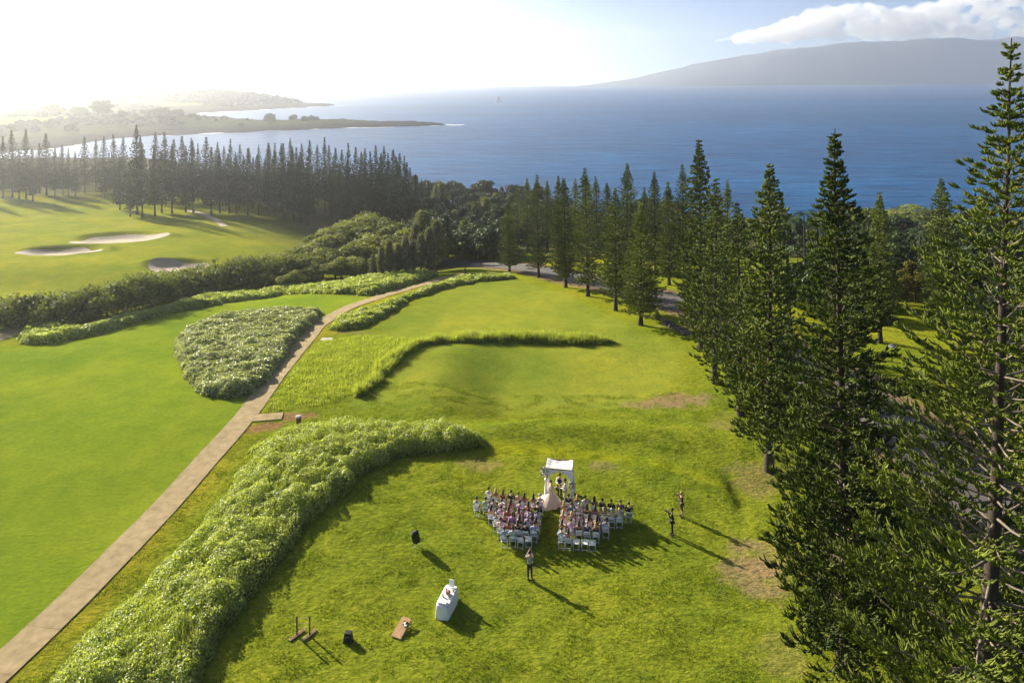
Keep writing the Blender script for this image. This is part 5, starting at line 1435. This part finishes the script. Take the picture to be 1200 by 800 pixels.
for i, (lx, ly) in enumerate([(-0.22, -0.12), (0.2, -0.2), (0.22, 0.42), (-0.2, 0.40)]):
    mb = MB().lathe([(0.03, 0), (0.034, 0.01), (0.034, 0.09), (0.012, 0.12), (0.012, 0.16), (0.016, 0.165)] if i % 2 else [(0.05, 0), (0.055, 0.02), (0.055, 0.13), (0.05, 0.14)], 10)
    on_table(('jar', 'bottle')[i % 2], ['clear pale jar near the left edge of the white table', 'dark bottle near the right edge of the white table, close to the box', 'pale jar by the sign on the white table', 'dark bottle by the sign on the white table'][i], ('jar', 'bottle')[i % 2], lx, ly, mb, (M['stone'], M['wood_dark'])[i % 2])

# ------------------------------------------------------------------ lawn games
def cornhole(px, py, rz, mat, label):
    x, y = locate(px, py); r = tag(empty('cornhole_board', (x, y, h1(x, y)), rz), label, 'game board')
    tilt = math.atan2(0.24, 1.2); Rm = Matrix.Rotation(tilt, 3, 'X')
    bm = bmesh.new(); n = 24; hole = [bm.verts.new((0.078 * math.cos(2 * math.pi * k / n), 0.37 + 0.078 * math.sin(2 * math.pi * k / n), 0)) for k in range(n)]
    def edge(k):
        c, s = math.cos(2 * math.pi * k / n), math.sin(2 * math.pi * k / n); m = max(abs(c) / 0.30, abs(s) / 0.23); return (c / m, 0.37 + s / m)
    outr = [bm.verts.new((*edge(k), 0)) for k in range(n)]
    for k in range(n): bm.faces.new((hole[k], hole[(k + 1) % n], outr[(k + 1) % n], outr[k]))
    b1 = [bm.verts.new(p) for p in ((-0.30, -0.60, 0), (0.30, -0.60, 0), (0.30, 0.14, 0), (-0.30, 0.14, 0))]; bm.faces.new(b1)
    ext = bmesh.ops.extrude_face_region(bm, geom=bm.faces[:]); 
    for v in ext['geom']:
        if isinstance(v, bmesh.types.BMVert): v.co.z -= 0.018
    bmesh.ops.transform(bm, matrix=Matrix.Translation((0, 0, 0.20)) @ Rm.to_4x4(), verts=bm.verts)
    mb = MB(); mb.bm.free(); mb.bm = bm; part(r, 'deck', mb, mat)
    Q = lambda p: Rm @ Vector(p) + Vector((0, 0, 0.20))
    for sx in (-1, 1): part(r, 'side_rail', MB().bar(Q((sx * 0.285, -0.59, -0.065)), Q((sx * 0.285, 0.59, -0.065)), 0.09, 0.022), M['wood_pale'])
    part(r, 'end_rail', MB().bar(Q((-0.27, -0.585, -0.065)), Q((0.27, -0.585, -0.065)), 0.022, 0.09), M['wood_pale'])
    for sx in (-1, 1): part(r, 'leg', MB().bar((sx * 0.25, 0.53, 0.0), (sx * 0.25, 0.55, 0.27), 0.05, 0.03), M['wood_pale'])
    return r, Q
cb, Q = cornhole(470.5, 739, R(-22), M['wood'], 'sunlit wooden beanbag board with bags on its raised end')
for i, (lx, ly, mt) in enumerate([(0.1, 0.22, 'white'), (0.2, 0.30, 'black'), (0.04, 0.18, 'dusty_green'), (0.2, 0.14, 'white')]):
    m = MB().ball((0, 0, 0), 0.085, 2, (1, 1, 0.35)).mesh('beanbag', True); ob = link('beanbag', m, None, M[mt]); w = cb.matrix_basis @ Q((lx, ly, 0.03 if i != 1 else 0.03)); ob.location = w; ob.rotation_euler = (0.2, 0, i)
    tag(ob, ['white beanbag nearest the hole of the sunlit board', 'black beanbag beside the hole of the sunlit board', 'dark green beanbag left on the sunlit board', 'white beanbag at the right edge of the sunlit board'][i], 'beanbag', 'beanbags on the board')
cx_, cy_ = locate(408, 752); case = tag(empty('equipment_case', (cx_, cy_, h1(cx_, cy_)), R(-6)), 'small black equipment case on the grass between the ladder game and sunlit board', 'case')
case.scale = (0.8, 0.8, 0.8)
def casebody(u, v):
    th = 2 * math.pi * u; c, s = math.cos(th), math.sin(th); q = max(abs(c), abs(s)); k = 1 - 0.26 * v
    return (0.31 * c / q * k, 0.22 * s / q * k + 0.05 * v, 0.56 * v)
part(case, 'case_body', cloth_grid(casebody, 32, 4, 'case_body'), M['black'])
part(case, 'lid', MB().box((0, 0.05, 0.575), (0.48, 0.35, 0.04), bevel=0.01), M['black']); part(case, 'handle', MB().tube([(-0.1, -0.15, 0.42), (-0.1, -0.20, 0.42), (0.1, -0.20, 0.42), (0.1, -0.15, 0.42)], 0.014, 6), M['steel'])
def ladder_toss(pl, pr, label):
    A = Vector(locate(*pl)); B = Vector(locate(*pr)); c = (A + B) / 2; ang = math.atan2(B.y - A.y, B.x - A.x); w = (B - A).length / 2
    r = tag(empty('ladder_game', (c.x, c.y, h1(c.x, c.y)), ang), label, 'ladder game')
    for sx in (-1, 1):
        part(r, 'post', MB().box((sx * w, 0, 0.56), (0.07, 0.07, 1.10)), M['wood_dark'])
        foot = part(r, 'foot', MB().box((sx * w - 0.055, 0, 0.045), (0.03, 0.95, 0.09)).box((sx * w + 0.055, 0, 0.045), (0.03, 0.95, 0.09)).box((sx * w, -0.46, 0.045), (0.078, 0.03, 0.09)).box((sx * w, 0.46, 0.045), (0.078, 0.03, 0.09)), M['wood_pale'])
        foot.matrix_parent_inverse = Matrix.Identity(4)
        foot.matrix_basis = Matrix.Translation((sx * w, 0, 0)) @ Matrix.Rotation(R(-38), 4, 'Z') @ Matrix.Translation((-sx * w, 0, 0))
    for z in (0.42, 0.70, 0.98): part(r, 'rung', MB().tube([(-w, 0, z), (w, 0, z)], 0.014, 8), M['wood_pale'])
ladder_toss((348, 746), (363, 746), 'wooden ladder toss game with two posts on slotted feet, near the shrub bed')
ladder_toss((302, 827), (319, 828), 'second ladder toss game at the bottom edge, only its post tops in view')

# ------------------------------------------------------------------ small fixtures
bx_, by_ = locate(350, 498); bn = tag(empty('litter_bin', (bx_, by_, h1(bx_, by_)), R(8)), 'small dark bin with a pale lid beside the cart path junction', 'bin')
part(bn, 'bin_body', MB().lathe([(0.20, 0.0), (0.22, 0.05), (0.24, 0.70), (0.23, 0.72)], 12), M['wood_dark']); part(bn, 'lid', MB().lathe([(0.26, 0.72), (0.27, 0.76), (0.22, 0.84), (0.10, 0.86)], 12), M['stone'])
sx2, sy2 = locate(374, 398); tag(link('path_cover', MB().box((0, 0, 0), (1.5, 0.9, 0.12), bevel=0.02).mesh('path_cover'), None, M['stone']), 'pale concrete cover set in the grass beside the cart path', 'cover').location = (sx2 + 1.0, sy2, h1(sx2 + 1.0, sy2) + 0.04)
ux, uy = locate(801, 349); ub = tag(empty('utility_box', (ux, uy, h1(ux, uy))), 'small dark utility box on the verge across the road', 'utility box')
part(ub, 'cabinet', MB().box((0, 0, 0.65), (0.9, 0.5, 1.25), bevel=0.03), M['dusty_green']); part(ub, 'base', MB().box((0, 0, 0.03), (1.1, 0.7, 0.14)), M['stone'])
ux, uy = locate(545, 321.5); up = tag(empty('bollard', (ux, uy, h1(ux, uy))), 'dark post at the far end of the cart path', 'bollard')
part(up, 'post', MB().lathe([(0.22, 0), (0.22, 1.1), (0.16, 1.25)], 10), M['wood_dark']); part(up, 'base', MB().box((0, 0, 0.03), (0.6, 0.6, 0.1)), M['stone'])
lx_, ly_, lz_, LH = at_depth(1045, 77, 404); la = tag(empty('lamp_post', (lx_, ly_, lz_)), 'slender lamp post with a pale hooded top on the lawn across the road', 'lamp post')
part(la, 'pole', MB().tube([(0, 0, 0), (0, 0, LH - 0.3)], [0.07, 0.05], 8), M['wood_dark']); part(la, 'lamp_hood', MB().lathe([(0.05, LH - 0.3), (0.42, LH - 0.22), (0.40, LH - 0.12), (0.12, LH + 0.05)], 14), M['stone'])
# loose rocks on the bank by the road bend
for i in range(14):
    g = random.Random(200 + i); x, y = locate(776 + 2.6 * i, 377 + 1.3 * i + g.uniform(-2, 2)); m = MB().ball((0, 0, 0), 0.45 * g.uniform(0.6, 1.3), 2, (1.3, 0.9, 0.7)).mesh('rock')
    for v in m.vertices: v.co *= 1 + 0.22 * math.sin(v.co.x * 7 + i) * math.cos(v.co.y * 6 + v.co.z * 5)
    tag(link('rock', m, None, M['rock']), 'brown rock in the low bank by the road', 'rock', 'rocks along the road bank').location = (x, y, h1(x, y) + 0.1)
# sailing boat far out
u, v = ray(584.5, 119.5); Yb = (CAM_H - SEA) / v; bo = tag(empty('sailing_boat', (u * Yb, Yb, SEA), R(25)), 'tiny white sailing boat far out on the sea', 'boat')
def hull(u, v):
    t = 2 * u - 1; w = 2.3 * (1 - abs(t) ** 2.5) ; z = 1.9 - 2.4 * math.sin(math.pi * v) + 0.6 * t * t
    return (t * 8, w * math.cos(math.pi * v) if True else 0, z)
part(bo, 'hull', cloth_grid(hull, 16, 8, 'hull'), M['white']); part(bo, 'mast', MB().tube([(0.5, 0, 0), (0.5, 0, 19)], 0.15, 6), M['white'])
bm = bmesh.new(); a = [bm.verts.new(p) for p in ((0.3, 0, 3.0), (-6.5, 0.5, 3.0), (0.3, 0.0, 18.5))]; bm.faces.new(a); mb = MB(); mb.bm.free(); mb.bm = bm; part(bo, 'mainsail', mb, M['cloth'])
bm = bmesh.new(); a = [bm.verts.new(p) for p in ((0.8, 0, 17.5), (0.9, 0.4, 2.6), (7.6, 0, 2.4))]; bm.faces.new(a); mb = MB(); mb.bm.free(); mb.bm = bm; part(bo, 'jib', mb, M['cloth'])

# ------------------------------------------------------------------ which one of its group each tree is
_u = ['', 'first', 'second', 'third', 'fourth', 'fifth', 'sixth', 'seventh', 'eighth', 'ninth', 'tenth', 'eleventh', 'twelfth', 'thirteenth', 'fourteenth', 'fifteenth', 'sixteenth', 'seventeenth', 'eighteenth', 'nineteenth']
_t = {2: ('twentieth', 'twenty'), 3: ('thirtieth', 'thirty'), 4: ('fortieth', 'forty'), 5: ('fiftieth', 'fifty')}
def ordinal(n): return _u[n] if n < 20 else (_t[n // 10][0] if n % 10 == 0 else _t[n // 10][1] + '-' + _u[n % 10])
groups = {}
for o in C.objects:
    if o.parent is None and o.get('group') and o.get('label'): groups.setdefault((o['group'], o['label']), []).append(o)
for (gname, lab), obs in groups.items():
    if 1 < len(obs) <= 59 and not lab.startswith('white folding'):
        obs.sort(key=lambda o: o.location.x / o.location.y)
        for i, o in enumerate(obs): o['label'] = f"{lab}, {ordinal(i + 1)} from the left"

for o in C.objects:
    if o.get('label') and len(o['label'].replace('-', ' ').split()) > 16: print('LONG', len(o['label'].split()), o['label'])
